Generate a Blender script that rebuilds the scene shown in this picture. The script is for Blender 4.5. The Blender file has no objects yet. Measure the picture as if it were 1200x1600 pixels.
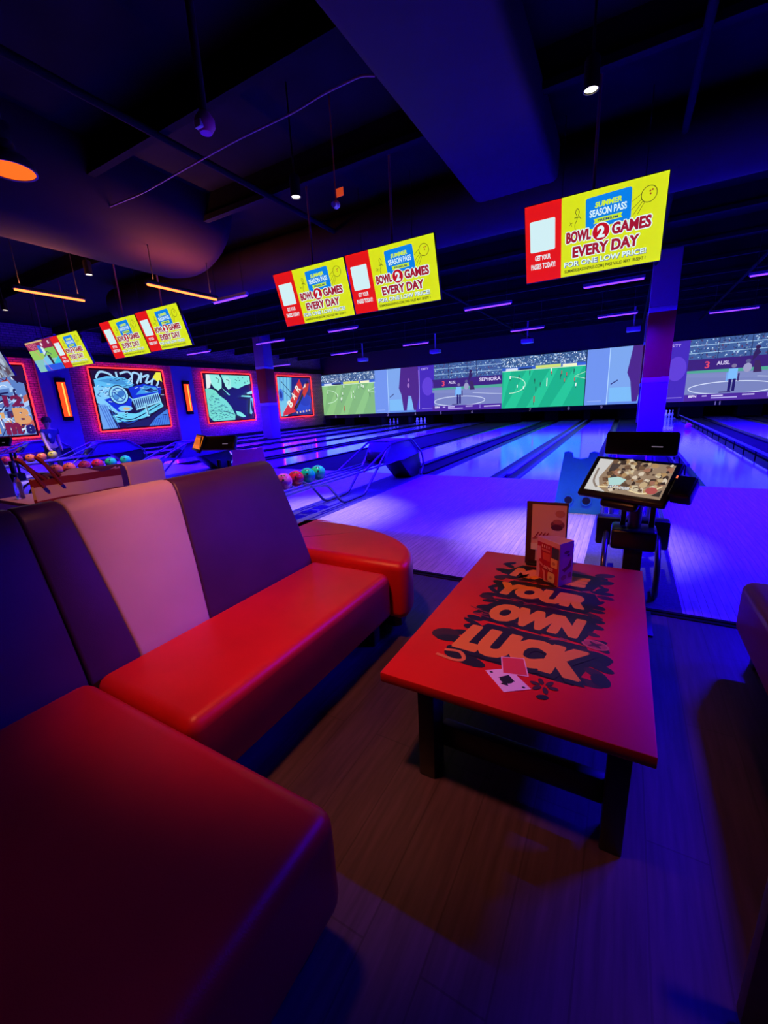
import bpy, bmesh, math, random
from mathutils import Vector, Matrix
random.seed(7)
S = bpy.context.scene
COL = S.collection
PI = math.pi

# ---------------------------------------------------------------- camera
cam = bpy.data.cameras.new('camera'); camo = bpy.data.objects.new('camera', cam); COL.objects.link(camo)
H = 1.42
yaw, pitch, roll = 0.52484462, 0.2538279, -0.05078697
cam.sensor_fit = 'VERTICAL'; cam.sensor_height = 36.0; cam.sensor_width = 27.0
cam.lens = 651.76 / 1600 * 36.0
cam.clip_start = 0.02; cam.clip_end = 200
cyw, syw, cp, sp, cr, sr = math.cos(yaw), math.sin(yaw), math.cos(pitch), math.sin(pitch), math.cos(roll), math.sin(roll)
fwd = Vector((-syw, cyw, 0)); rgt = Vector((cyw, syw, 0)); up = Vector((0, 0, 1))
f2 = fwd * cp - up * sp; u2 = fwd * sp + up * cp
r3 = rgt * cr + u2 * sr; u3 = -rgt * sr + u2 * cr
M = Matrix((r3, u3, -f2)).transposed().to_4x4(); M.translation = (0, 0, H)
camo.matrix_world = M
S.camera = camo

# ---------------------------------------------------------------- world, exposure
w = bpy.data.worlds.new('world'); S.world = w; w.use_nodes = True
w.node_tree.nodes['Background'].inputs[0].default_value = (0.10, 0.03, 0.30, 1)
w.node_tree.nodes['Background'].inputs[1].default_value = 0.004
S.view_settings.view_transform = 'Standard'; S.view_settings.look = 'None'
S.view_settings.exposure = 0.0; S.view_settings.gamma = 1.0
S.view_settings.use_curve_mapping = False
S.cycles.use_denoising = True
S.cycles.sample_clamp_indirect = 4.0
S.cycles.max_bounces = 6; S.cycles.diffuse_bounces = 3; S.cycles.glossy_bounces = 3
S.cycles.caustics_reflective = False; S.cycles.caustics_refractive = False

# light levels (each lamp's light is made by that lamp's builder further down)
UV_W = 850.0          # one blue tube fixture, W
SPOT_W = 560.0       # one warm white downlight
RED_W = 150.0        # one orange-red pendant
PIT_W = 30.0
UV_COL = (0.011, 0.0, 1.0)
SPOT_COL = (1.0, 0.80, 0.52)
RED_COL = (1.0, 0.26, 0.10)

# ---------------------------------------------------------------- helpers
def lin(c):
    return tuple(((v / 255.) / 12.92 if v <= 10 else ((v / 255. + .055) / 1.055) ** 2.4) for v in c)

def nodes(m):
    m.use_nodes = True
    nt = m.node_tree
    return nt, nt.nodes, nt.links, nt.nodes['Principled BSDF']

def mat(name, col, rough=0.5, metal=0.0, spec=0.5, noise=0.0, nscale=30, bump=0.0, bscale=200, coat=0.0, trans=0.0, emit=None, es=0.0):
    m = bpy.data.materials.new(name); nt, N, L, P = nodes(m)
    P.inputs['Base Color'].default_value = (*col, 1); P.inputs['Roughness'].default_value = rough
    P.inputs['Metallic'].default_value = metal; P.inputs['Specular IOR Level'].default_value = spec
    P.inputs['Coat Weight'].default_value = coat; P.inputs['Transmission Weight'].default_value = trans
    if emit:
        P.inputs['Emission Color'].default_value = (*emit, 1); P.inputs['Emission Strength'].default_value = es
    if noise or bump:
        tc = N.new('ShaderNodeTexCoord')
        if noise:
            t = N.new('ShaderNodeTexNoise'); t.inputs['Scale'].default_value = nscale; t.inputs['Detail'].default_value = 4
            L.new(tc.outputs['Object'], t.inputs['Vector'])
            r = N.new('ShaderNodeValToRGB')
            r.color_ramp.elements[0].position = .3; r.color_ramp.elements[1].position = .7
            r.color_ramp.elements[0].color = (*[c * (1 - noise) for c in col], 1)
            r.color_ramp.elements[1].color = (*[min(1, c * (1 + noise)) for c in col], 1)
            L.new(t.outputs['Fac'], r.inputs['Fac']); L.new(r.outputs['Color'], P.inputs['Base Color'])
        if bump:
            t = N.new('ShaderNodeTexNoise'); t.inputs['Scale'].default_value = bscale; t.inputs['Detail'].default_value = 3
            L.new(tc.outputs['Object'], t.inputs['Vector'])
            b = N.new('ShaderNodeBump'); b.inputs['Strength'].default_value = bump; b.inputs['Distance'].default_value = .004
            L.new(t.outputs['Fac'], b.inputs['Height']); L.new(b.outputs['Normal'], P.inputs['Normal'])
    return m

def glow(name, col, strength, sampling='AUTO'):
    m = bpy.data.materials.new(name); m.use_nodes = True; nt = m.node_tree; nt.nodes.clear()
    e = nt.nodes.new('ShaderNodeEmission'); o = nt.nodes.new('ShaderNodeOutputMaterial')
    e.inputs[0].default_value = (*col, 1); e.inputs[1].default_value = strength
    nt.links.new(e.outputs[0], o.inputs[0]); m.cycles.emission_sampling = sampling
    return m

def planks(name, c1, c2, mortar, bw, rh, rough, turn=True, mort=.003, coat=0.0, grain=.25, bumpy=.0):
    """boards running along Y (turn=True) or bricks on a wall"""
    m = bpy.data.materials.new(name); nt, N, L, P = nodes(m)
    tc = N.new('ShaderNodeTexCoord'); mp = N.new('ShaderNodeMapping')
    if turn: mp.inputs['Rotation'].default_value = (0, 0, PI / 2)
    L.new(tc.outputs['Object'], mp.inputs['Vector'])
    b = N.new('ShaderNodeTexBrick'); b.inputs['Scale'].default_value = 1
    b.inputs['Color1'].default_value = (*c1, 1); b.inputs['Color2'].default_value = (*c2, 1); b.inputs['Mortar'].default_value = (*mortar, 1)
    b.inputs['Brick Width'].default_value = bw; b.inputs['Row Height'].default_value = rh
    b.inputs['Mortar Size'].default_value = mort; b.inputs['Mortar Smooth'].default_value = .2
    L.new(mp.outputs[0], b.inputs['Vector'])
    n = N.new('ShaderNodeTexNoise'); n.inputs['Scale'].default_value = 6; n.inputs['Detail'].default_value = 6
    m2 = N.new('ShaderNodeMapping'); m2.inputs['Scale'].default_value = (8, .6, 1) if turn else (3, 3, 3)
    L.new(tc.outputs['Object'], m2.inputs['Vector']); L.new(m2.outputs[0], n.inputs['Vector'])
    mr = N.new('ShaderNodeMapRange'); mr.inputs['From Min'].default_value = .3; mr.inputs['From Max'].default_value = .7
    mr.inputs['To Min'].default_value = 1 - grain; mr.inputs['To Max'].default_value = 1 + grain
    L.new(n.outputs['Fac'], mr.inputs['Value'])
    mx = N.new('ShaderNodeMix'); mx.data_type = 'RGBA'; mx.blend_type = 'MULTIPLY'; mx.inputs['Factor'].default_value = 1
    L.new(b.outputs['Color'], mx.inputs['A']); L.new(mr.outputs[0], mx.inputs['B'])
    L.new(mx.outputs['Result'], P.inputs['Base Color'])
    P.inputs['Roughness'].default_value = rough; P.inputs['Coat Weight'].default_value = coat
    if bumpy:
        bp = N.new('ShaderNodeBump'); bp.inputs['Strength'].default_value = bumpy; bp.inputs['Distance'].default_value = .01; bp.invert = True
        L.new(b.outputs['Fac'], bp.inputs['Height']); L.new(bp.outputs['Normal'], P.inputs['Normal'])
    return m

def art_mat(name, emission=1.0, rough=.5, sampling='NONE'):
    m = bpy.data.materials.new(name); nt, N, L, P = nodes(m)
    a = N.new('ShaderNodeAttribute'); a.attribute_name = 'Col'
    if emission:
        P.inputs['Base Color'].default_value = (.01, .01, .01, 1)
        L.new(a.outputs['Color'], P.inputs['Emission Color']); P.inputs['Emission Strength'].default_value = emission
        P.inputs['Roughness'].default_value = .35
    else:
        L.new(a.outputs['Color'], P.inputs['Base Color']); P.inputs['Roughness'].default_value = rough
    m.cycles.emission_sampling = sampling
    return m

class MB:
    """collects shapes into one mesh"""
    def __init__(s): s.bm = bmesh.new()
    def box(s, x0, x1, y0, y1, z0, z1, bevel=0, seg=2, rot=None, piv=None):
        t = bmesh.new(); bmesh.ops.create_cube(t, size=1)
        bmesh.ops.scale(t, vec=(abs(x1 - x0), abs(y1 - y0), abs(z1 - z0)), verts=t.verts)
        if bevel: bmesh.ops.bevel(t, geom=t.edges[:], offset=bevel, segments=seg, affect='EDGES', profile=.5)
        c = Vector(((x0 + x1) / 2, (y0 + y1) / 2, (z0 + z1) / 2))
        bmesh.ops.translate(t, vec=c, verts=t.verts)
        if rot is not None: bmesh.ops.rotate(t, cent=piv if piv is not None else c, matrix=rot, verts=t.verts)
        s.join(t); return s
    def join(s, t):
        me = bpy.data.meshes.new('tmp'); t.to_mesh(me); t.free(); s.bm.from_mesh(me); bpy.data.meshes.remove(me)
    def lathe(s, prof, c=(0, 0, 0), n=24, mtx=None, sx=1, sy=1):
        rings = []; bm = s.bm; out = []
        for r, z in prof:
            ring = []
            for k in range(n if r > 1e-6 else 1):
                a = 2 * PI * k / n
                v = Vector((r * math.cos(a) * sx, r * math.sin(a) * sy, z))
                if mtx: v = mtx @ v
                ring.append(bm.verts.new(v + Vector(c)))
            rings.append(ring)
        for a, b in zip(rings, rings[1:]):
            for k in range(n):
                k2 = (k + 1) % n
                vs = [a[k % len(a)], a[k2 % len(a)], b[k2 % len(b)], b[k % len(b)]]
                u = []
                [u.append(v) for v in vs if v not in u]
                if len(u) > 2: bm.faces.new(u)
        return s
    def cyl(s, p0, p1, r, n=16, r1=None):
        p0 = Vector(p0); p1 = Vector(p1); d = p1 - p0; L = d.length
        q = d.to_track_quat('Z', 'Y').to_matrix()
        r1 = r if r1 is None else r1
        return s.lathe([(0, 0), (r, 0), (r1, L), (0, L)], p0, n, q)
    def ball(s, c, r, n=24, m=14, sc=(1, 1, 1)):
        prof = [(r * math.sin(PI * k / m), -r * math.cos(PI * k / m) * sc[2]) for k in range(m + 1)]
        prof[0] = (0, -r * sc[2]); prof[-1] = (0, r * sc[2])
        return s.lathe(prof, c, n, None, sc[0], sc[1])
    def tube(s, pts, r, n=10, bend=0.0, cap=True, bseg=6):
        pts = [Vector(p) for p in pts]
        if bend:
            out = [pts[0]]
            for a, b, c in zip(pts, pts[1:], pts[2:]):
                d0 = (a - b); d1 = (c - b); k = min(bend, d0.length * .45, d1.length * .45)
                p = b + d0.normalized() * k; q = b + d1.normalized() * k
                for i in range(bseg + 1):
                    t = i / bseg; out.append(p * (1 - t) ** 2 + b * 2 * t * (1 - t) + q * t * t)
            out.append(pts[-1]); pts = out
        bm = s.bm; prev = None; rings = []
        ref = None
        for i, p in enumerate(pts):
            d = (pts[min(i + 1, len(pts) - 1)] - pts[max(i - 1, 0)]).normalized()
            if ref is None:
                ref = Vector((0, 0, 1)) if abs(d.z) < .9 else Vector((1, 0, 0))
            x = d.cross(ref).normalized(); y = x.cross(d).normalized(); ref = y
            rings.append([bm.verts.new(p + (x * math.cos(2 * PI * k / n) + y * math.sin(2 * PI * k / n)) * r) for k in range(n)])
        for a, b in zip(rings, rings[1:]):
            for k in range(n): bm.faces.new((a[k], a[(k + 1) % n], b[(k + 1) % n], b[k]))
        if cap: bm.faces.new(rings[0][::-1]); bm.faces.new(rings[-1])
        return s
    def prism(s, poly, d0, d1, plane='XY', bevel=0, seg=2):
        """poly of 2-D points pushed along the third axis from d0 to d1"""
        t = bmesh.new()
        f = {'XY': lambda a, b, d: (a, b, d), 'XZ': lambda a, b, d: (a, d, b), 'YZ': lambda a, b, d: (d, a, b)}[plane]
        A = [t.verts.new(f(a, b, d0)) for a, b in poly]; B = [t.verts.new(f(a, b, d1)) for a, b in poly]
        n = len(poly)
        t.faces.new(A); t.faces.new(B[::-1])
        for k in range(n): t.faces.new((A[k], B[k], B[(k + 1) % n], A[(k + 1) % n]))
        bmesh.ops.recalc_face_normals(t, faces=t.faces)
        if bevel: bmesh.ops.bevel(t, geom=t.edges[:], offset=bevel, segments=seg, affect='EDGES', profile=.5)
        s.join(t); return s
    def move(s, mtx): bmesh.ops.transform(s.bm, matrix=mtx, verts=s.bm.verts); return s
    def build(s, name, m, parent=None, smooth=True, angle=40):
        bmesh.ops.recalc_face_normals(s.bm, faces=s.bm.faces)
        me = bpy.data.meshes.new(name); s.bm.to_mesh(me); s.bm.free()
        o = bpy.data.objects.new(name, me); COL.objects.link(o)
        me.materials.append(m)
        if smooth:
            me.polygons.foreach_set('use_smooth', [True] * len(me.polygons))
            try: me.set_sharp_from_angle(angle=math.radians(angle))
            except Exception: pass
        if parent: o.parent = parent
        return o

def tag(o, label=None, cat=None, group=None, kind=None):
    if label: o['label'] = label
    if cat: o['category'] = cat
    if group: o['group'] = group
    if kind: o['kind'] = kind
    return o

def thing(name, label, cat, loc=(0, 0, 0), group=None, rot=(0, 0, 0)):
    o = bpy.data.objects.new(name, None); COL.objects.link(o); o.empty_display_size = .1
    o.location = loc; o.rotation_euler = rot
    return tag(o, label, cat, group)

KIDS = {}
def dup(o, loc=None, label=None, group=None, parent=None):
    c = o.copy(); COL.objects.link(c)
    if parent: c.parent = parent
    if loc is not None: c.location = loc
    if label: c['label'] = label
    if group: c['group'] = group
    for ch in list(o.children): dup(ch, parent=c)
    return c

def light(kind, name, loc, energy, col, parent=None, rot=(0, 0, 0), **k):
    l = bpy.data.lights.new(name, kind); l.energy = energy; l.color = col
    for a, b in k.items(): setattr(l, a, b)
    o = bpy.data.objects.new(name, l); COL.objects.link(o); o.location = loc; o.rotation_euler = rot
    if parent: o.parent = parent
    return o

# ------------------------------------------------ flat pictures made of coloured polygons
GLYPH = {}
def glyphs(txt, bold=0.0, shear=0.0):
    key = (txt, bold, shear)
    if key not in GLYPH:
        cu = bpy.data.curves.new('t', 'FONT'); cu.body = txt; cu.offset = bold; cu.shear = shear; cu.resolution_u = 3
        o = bpy.data.objects.new('t', cu); COL.objects.link(o)
        dg = bpy.context.evaluated_depsgraph_get(); me = o.evaluated_get(dg).to_mesh()
        v = [(p.co.x, p.co.y) for p in me.vertices]; f = [tuple(p.vertices) for p in me.polygons]
        o.evaluated_get(dg).to_mesh_clear(); bpy.data.objects.remove(o); bpy.data.curves.remove(cu)
        x0 = min(p[0] for p in v); x1 = max(p[0] for p in v); y0 = min(p[1] for p in v); y1 = max(p[1] for p in v)
        GLYPH[key] = ([((p[0] - x0) / (x1 - x0), (p[1] - y0) / (y1 - y0)) for p in v], f)
    return GLYPH[key]

class Art:
    """a picture W x H (u right, v up, 0..1), stacked a hair apart so later shapes lie on top"""
    def __init__(s, W, Hh, bg, step=.0004):
        s.W, s.H, s.step = W, Hh, step; s.v = []; s.f = []; s.c = []; s.lay = 0
        s.rect(0, 0, 1, 1, bg)
    def add(s, pts, faces, col):
        b = len(s.v); c = (*lin(col), 1)
        s.v += [((u - .5) * s.W, -s.lay * s.step, (v - .5) * s.H) for u, v in pts]
        for f in faces: s.f.append(tuple(b + i for i in f)); s.c.append(c)
    def nxt(s): s.lay += 1; return s
    def poly(s, pts, col): s.add(pts, [tuple(range(len(pts)))], col); return s.nxt()
    def rect(s, u0, v0, u1, v1, col): return s.poly([(u0, v0), (u1, v0), (u1, v1), (u0, v1)], col)
    def rects(s, lst):
        for u0, v0, u1, v1, col in lst: s.add([(u0, v0), (u1, v0), (u1, v1), (u0, v1)], [(0, 1, 2, 3)], col)
        return s.nxt()
    def ell(s, u, v, ru, rv, col, n=24, a0=0, a1=2 * PI):
        return s.poly([(u + ru * math.cos(a0 + (a1 - a0) * k / n), v + rv * math.sin(a0 + (a1 - a0) * k / n)) for k in range(n)], col)
    def ring(s, u, v, ru, wd, col, n=28, a0=0, a1=2 * PI, rv=None):
        rv = ru * s.W / s.H if rv is None else rv
        return s.line([(u + ru * math.cos(a0 + (a1 - a0) * k / n), v + rv * math.sin(a0 + (a1 - a0) * k / n)) for k in range(n + 1)], wd, col)
    def line(s, pts, wd, col, smooth=False):
        """stroke of width wd (fraction of picture height)"""
        if smooth:
            out = []
            P = [pts[0]] + list(pts) + [pts[-1]]
            for a, b, c, d in zip(P, P[1:], P[2:], P[3:]):
                for k in range(6):
                    t = k / 6
                    out.append(tuple(.5 * ((2 * b[i]) + (-a[i] + c[i]) * t + (2 * a[i] - 5 * b[i] + 4 * c[i] - d[i]) * t * t + (-a[i] + 3 * b[i] - 3 * c[i] + d[i]) * t ** 3) for i in (0, 1)))
            out.append(pts[-1]); pts = out
        ar = s.W / s.H; L = []; R = []
        for i, p in enumerate(pts):
            a = pts[max(i - 1, 0)]; b = pts[min(i + 1, len(pts) - 1)]
            dx = (b[0] - a[0]) * ar; dy = b[1] - a[1]; n = math.hypot(dx, dy) or 1
            nx = -dy / n * wd / 2 / ar; ny = dx / n * wd / 2
            L.append((p[0] + nx, p[1] + ny)); R.append((p[0] - nx, p[1] - ny))
        n = len(L)
        s.add(L + R, [(i, i + 1, n + i + 1, n + i) for i in range(n - 1)], col); return s.nxt()
    def text(s, t, u0, v0, u1, v1, col, bold=0.0, shear=0.0, rot=0.0, fat=0.0):
        if fat:
            for k in range(6): s.text(t, u0 + fat * math.cos(k * PI / 3) * s.H / s.W, v0 + fat * math.sin(k * PI / 3), u1 + fat * math.cos(k * PI / 3) * s.H / s.W, v1 + fat * math.sin(k * PI / 3), col, bold, shear, rot)
            return s
        P, F = glyphs(t, bold, shear)
        ar = s.W / s.H; cu, cv = (u0 + u1) / 2, (v0 + v1) / 2; o = []
        for x, y in P:
            du = (u0 + (u1 - u0) * x - cu) * ar; dv = v0 + (v1 - v0) * y - cv
            o.append((cu + (du * math.cos(rot) - dv * math.sin(rot)) / ar, cv + du * math.sin(rot) + dv * math.cos(rot)))
        s.add(o, F, col); return s.nxt()
    def rrect(s, u0, v0, u1, v1, r, col, rot=0):
        ar = s.W / s.H; pts = []
        for cx, cy, a in ((u1 - r / ar, v1 - r, 0), (u0 + r / ar, v1 - r, PI / 2), (u0 + r / ar, v0 + r, PI), (u1 - r / ar, v0 + r, 1.5 * PI)):
            for k in range(5): pts.append((cx + r / ar * math.cos(a + k * PI / 8), cy + r * math.sin(a + k * PI / 8)))
        cu, cv = (u0 + u1) / 2, (v0 + v1) / 2; o = []
        for u, v in pts:
            du, dv = (u - cu) * ar, v - cv
            o.append((cu + (du * math.cos(rot) - dv * math.sin(rot)) / ar, cv + du * math.sin(rot) + dv * math.cos(rot)))
        return s.poly(o, col)
    def build(s, name, m, parent=None, clip=True):
        if clip:
            hw, hh = s.W / 2, s.H / 2
            s.v = [(max(-hw, min(hw, x)), y, max(-hh, min(hh, z))) for x, y, z in s.v]
        me = bpy.data.meshes.new(name); me.from_pydata(s.v, [], s.f)
        at = me.color_attributes.new('Col', 'FLOAT_COLOR', 'CORNER'); data = []
        for p, c in zip(me.polygons, s.c): data += list(c) * p.loop_total
        at.data.foreach_set('color', data)
        me.materials.append(m); o = bpy.data.objects.new(name, me); COL.objects.link(o)
        if parent: o.parent = parent
        return o

# ---------------------------------------------------------------- materials
m_red = mat('red_vinyl', (.62, .014, .020), .36, spec=.35, noise=.12, nscale=3, bump=.12, bscale=260)
m_pur = mat('aubergine_vinyl', (.062, .018, .13), .42, noise=.12, nscale=4, bump=.12, bscale=260)
m_whv = mat('white_vinyl', (.60, .46, .68), .45, noise=.05, nscale=4, bump=.1, bscale=260)
m_blk = mat('black_metal', (.012, .011, .014), .4, noise=.2)
m_blkp = mat('black_plastic', (.010, .009, .012), .35)
m_steel = mat('brushed_steel_tube', (.22, .22, .25), .28, metal=.9)
m_dsteel = mat('dark_steel_tube', (.16, .15, .18), .28, metal=.8)
m_brickw = planks('brick_wall', (.42, .13, .17), (.58, .20, .24), (.10, .06, .09), .24, .085, .8, turn=False, mort=.012, bumpy=.6, grain=.3)
m_pillar = mat('painted_pillar', (.33, .30, .45), .6, noise=.06, nscale=2)
m_floor = planks('dark_floor_boards', (.052, .032, .080), (.062, .038, .092), (.036, .022, .055), 1.3, .17, .40, grain=.3)
m_appr = planks('approach_maple', (.52, .42, .40), (.60, .48, .46), (.26, .19, .19), 1.1, .045, .38, mort=.0022, grain=.22)
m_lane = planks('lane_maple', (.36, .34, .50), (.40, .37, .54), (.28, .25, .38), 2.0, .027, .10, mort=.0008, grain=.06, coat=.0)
m_gut = mat('gutter_grey', (.010, .010, .014), .35, spec=.3, noise=.15)
m_cap = mat('division_capping', (.12, .12, .16), .4)
m_dark = mat('dark_paint', (.007, .006, .009), .8, spec=.12, noise=.3, nscale=2)
m_ceil = mat('black_ceiling_paint', (.008, .007, .011), .9, spec=.08, noise=.3, nscale=1.5)
m_duct = mat('painted_duct', (.034, .018, .028), .7, spec=.15, noise=.1, nscale=2)
m_strip = mat('dark_blue_carpet', (.06, .05, .09), .7, noise=.3, nscale=60)
m_mask = mat('mask_board', (.03, .02, .028), .6)
m_num = mat('pale_numerals', (.55, .5, .6), .6, emit=(.5, .42, .65), es=.25)
m_art = art_mat('self_lit_mural', 1.0)  # murals are no lamps; their lit look is put into emitted colour
m_scr = art_mat('projected_picture', 1.12)
m_tv = art_mat('tv_picture', 1.0)
m_print = art_mat('printed_graphic', 0, .45)
m_neon = glow('red_neon', (1.0, .018, .024), 4.5)
m_amber = glow('amber_tube', (1.0, .16, .03), 4.5)
m_orange = glow('orange_tube', (1.0, .15, .03), 4.5)
m_sconce = glow('sconce_red_glass', (1.0, .055, .012), 1.6)
m_uvt = glow('blue_tube', (.16, .03, 1.0), 3.2)
m_uvh = mat('blue_tube_housing', (.25, .25, .5), .5)
m_lens = glow('warm_lens', (1.0, .86, .62), 9.0)
m_disc = glow('orange_lens', (1.0, .125, .014), 1.4)
m_wht = mat('white_plastic', (.6, .6, .62), .4)
m_gold = mat('chrome', (.6, .6, .62), .15, metal=1)

# ================================================================ SETTING
def struct(o, label, cat='structure'): return tag(o, label, cat, None, 'structure')
XL, XR, YB, YE, ZC = -19.7, 9.5, -3.2, 27.6, 4.9
XP = [(-19.03, -17.97), (-16.93, -15.87), (-14.63, -13.57), (-12.55, -11.49), (-10.75, -9.69), (-8.68, -7.62),
      (-5.22, -4.16), (-3.17, -2.11), (-1.55, -.49), (1.13, 2.19), (3.40, 4.46), (5.6, 6.66)]
FOUL, DECK = 7.6, 26.75
struct(MB().box(XL, XR, YB, 3.02, -.2, 0).build('floor', m_floor, smooth=False), 'dark brown plank floor of the seating area', 'floor')
struct(MB().box(XL, XR, 3.05, FOUL, -.2, .0).build('floor_approach', m_appr, smooth=False), 'pale maple bowling approach lit blue', 'floor')
e = MB().box(XL, XR, 3.02, 3.05, -.2, .012); e.box(XL, XR, 2.985, 3.02, -.05, .006)
struct(e.build('trim_1', m_dark, smooth=False), 'black threshold strip between dark floor and approach', 'trim')
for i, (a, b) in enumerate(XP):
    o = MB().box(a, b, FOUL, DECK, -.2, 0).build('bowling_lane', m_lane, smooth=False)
    where = ['beside the brick wall', 'second from the brick wall', 'third from the brick wall', 'fourth from the brick wall', 'fifth from the brick wall',
             'sixth from the brick wall', 'ending under number 7', 'ending under number 8', 'ending under number 9', 'right of the striped column carrying an orange ball',
             'at the right edge of view', 'beyond the right edge'][i]
    struct(o, 'glossy bowling lane ' + where, 'lane')
# gutters and cappings between the lanes
gx = [XL] + [v for p in XP for v in p] + [XR]
first = True
for i in range(0, len(gx), 2):
    a, b = gx[i], gx[i + 1]
    g = MB().box(a, b, FOUL, DECK, -.2, -.09)
    def trough(x0, x1):
        n = 8
        pts = [(x0 + (x1 - x0) * k / n, -.09 + .085 * (1 - math.sin(PI * k / n))) for k in range(n + 1)]
        g.prism([(x0, -.1)] + pts + [(x1, -.1)], FOUL, DECK, 'XZ')
    if i > 0: trough(a, a + .235)
    if i < len(gx) - 2: trough(b - .235, b)
    go = g.build('gutter', m_gut, angle=60)
    struct(go, 'grey gutter channel ' + ['by the brick wall', 'between lanes 1 and 2', 'between lanes 2 and 3', 'between lanes 3 and 4', 'between lanes 4 and 5', 'between lanes 5 and 6', 'between lanes 6 and 7', 'between lanes 7 and 8', 'between lanes 8 and 9', 'behind the order kiosk and column', 'right of the orange ball lane', 'at the right edge of view', 'beyond the right edge'][i // 2], 'gutter')
    c0, c1 = (a + .235 if i > 0 else a), (b - .235 if i < len(gx) - 2 else b)
    if c1 - c0 > .2:
        c = MB().box(c0, c1, FOUL, DECK, -.1, .0); c.box(c0, c0 + .05, FOUL, DECK, 0, .035, .008); c.box(c1 - .05, c1, FOUL, DECK, 0, .035, .008)
    else:
        c = MB().box(c0, c1, FOUL + .3, DECK, -.1, .03, .01)
    struct(c.build('division_capping', m_dark if c1 - c0 > .2 else m_cap, smooth=False), 'raised capping ' + ['along the brick wall', 'dividing lanes 1 and 2', 'dividing lanes 2 and 3', 'dividing lanes 3 and 4', 'dividing lanes 4 and 5', 'dividing lanes 5 and 6', 'dividing lanes 6 and 7', 'dividing lanes 7 and 8', 'dividing lanes 8 and 9', 'around the striped column', 'right of the orange ball lane', 'at the right edge of view', 'beyond the right edge'][i // 2], 'capping')
# walls: the brick material is laid in a wall's own X/Y plane, so the walls are built flat and stood up
def wall(name, L, Hh, m, mtx, label):
    o = MB().box(0, L, 0, Hh, -.15, 0).build(name, m, smooth=False); o.matrix_world = mtx; struct(o, label, 'wall'); return o
wall('wall_left', YE - YB, ZC, m_brickw, Matrix.Translation((XL, YB, 0)) @ Matrix(((0, 0, 1, 0), (1, 0, 0, 0), (0, 1, 0, 0), (0, 0, 0, 1))), 'dark red brick wall hung with lit murals')
struct(MB().box(XR, XR + .15, YB, YE, 0, ZC).build('wall_right', m_dark, smooth=False), 'dark wall on the far right', 'wall')
struct(MB().box(XL, XR, YE, YE + .15, 0, ZC).build('wall_back', m_dark, smooth=False), 'dark wall behind the pins', 'wall')
struct(MB().box(XL, XR, YB - .15, YB, 0, ZC).build('wall_front', m_dark, smooth=False), 'dark wall behind the seating', 'wall')
struct(MB().box(XL, XR, YB, YE, ZC, ZC + .15).build('ceiling', m_ceil, smooth=False), 'black open ceiling', 'ceiling')
struct(MB().box(XL, XL + .22, YB, 25.8, 3.72, 3.95).box(XL, XL + .30, YB, 25.8, 3.86, 3.95).build('trim_2', m_dark, smooth=False), 'dark ledge along the top of the brick wall', 'trim')
struct(MB().box(XL, XL + .06, YB, 25.8, 0, .14).build('baseboard_left', m_dark, smooth=False), 'dark baseboard along the brick wall', 'baseboard')
for y0, y1, t in ((8.1, 9.2, 'between the graffiti and car murals'), (13.68, 14.85, 'between the car and kissing couple murals'), (2.4, 3.5, 'before the graffiti mural')):
    struct(MB().box(XL, XL + .12, y0, y1, 0, 3.72).build('wall_pilaster', m_pillar, smooth=False), 'plain pilaster lit blue ' + t, 'pilaster')
# masking unit above the pins
YM = 25.8
mk = MB().box(XL, XR, YM + .02, YM + .14, .55, .79).box(XL, XR, YM + .04, YM + .14, 3.63, ZC).box(XL, XR, YM + .05, YM + .14, .79, 3.63)
mko = struct(mk.build('wall_masking', m_mask, smooth=False), 'black masking wall carrying the screens above the pins', 'wall')
for n, (a, b) in zip(range(1, 12), XP):
    A = MB()
    P, F = glyphs(str(n), .02); t = bmesh.new()
    wd = .11 if n < 10 else .22
    nx = (a + b) / 2 - .14
    vs = [t.verts.new((nx + (x - .5) * wd * (.45 if n == 1 else 1), YM + .012, .58 + y * .17)) for x, y in P]
    for f in F:
        try: t.faces.new([vs[i] for i in f])
        except Exception: pass
    A.join(t); A.build('lane_number', m_num, mko, smooth=False)
# pit partitions under the mask
for i in range(0, len(gx), 2):
    a, b = gx[i], gx[i + 1]
    if b - a > .3:
        struct(MB().box(a + .12, b - .12, YM, DECK + .4, .036, .55).build('wall_kickback', m_dark, smooth=False), 'dark kickback partition ' + str(['by the brick wall', 'between lanes 1 and 2', 'between lanes 2 and 3', 'between lanes 3 and 4', 'between lanes 4 and 5', 'between lanes 5 and 6', 'between lanes 6 and 7', 'between lanes 7 and 8', 'between lanes 8 and 9', 'behind the striped column', 'right of the orange ball lane', 'at the right edge of view', 'beyond the right edge'][i // 2]), 'partition')
struct(MB().box(XL, XR, DECK, YE, -.5, -.3).build('floor_pit', m_dark, smooth=False), 'dark pit floor behind the pins', 'floor')

# columns with a red band
m_colp = mat('column_paint', (.34, .14, .24), .5, noise=.05, nscale=2)
m_colr = mat('column_red', (.85, .008, .02), .5)
m_colw = mat('column_white', (.85, .78, .9), .5)
def column(x0, x1, y0, y1, label):
    t = tag(thing('column', label, 'column', ((x0 + x1) / 2, (y0 + y1) / 2, 0)), kind='structure')
    hx, hy = (x1 - x0) / 2, (y1 - y0) / 2
    MB().box(-hx, hx, -hy, hy, 0, 1.60, .015).build('shaft', m_colp, t)
    MB().box(-hx - .004, hx + .004, -hy - .004, hy + .004, 1.60, 1.735, .01).build('white_ring', m_colw, t)
    MB().box(-hx, hx, -hy, hy, 1.735, 3.33, .015).build('red_band', m_colr, t)
    MB().box(-hx - .004, hx + .004, -hy - .004, hy + .004, 3.33, 3.45, .01).build('white_ring', m_colw, t)
    MB().box(-hx, hx, -hy, hy, 3.45, ZC - .002, .015).build('shaft', m_colp, t)
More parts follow.
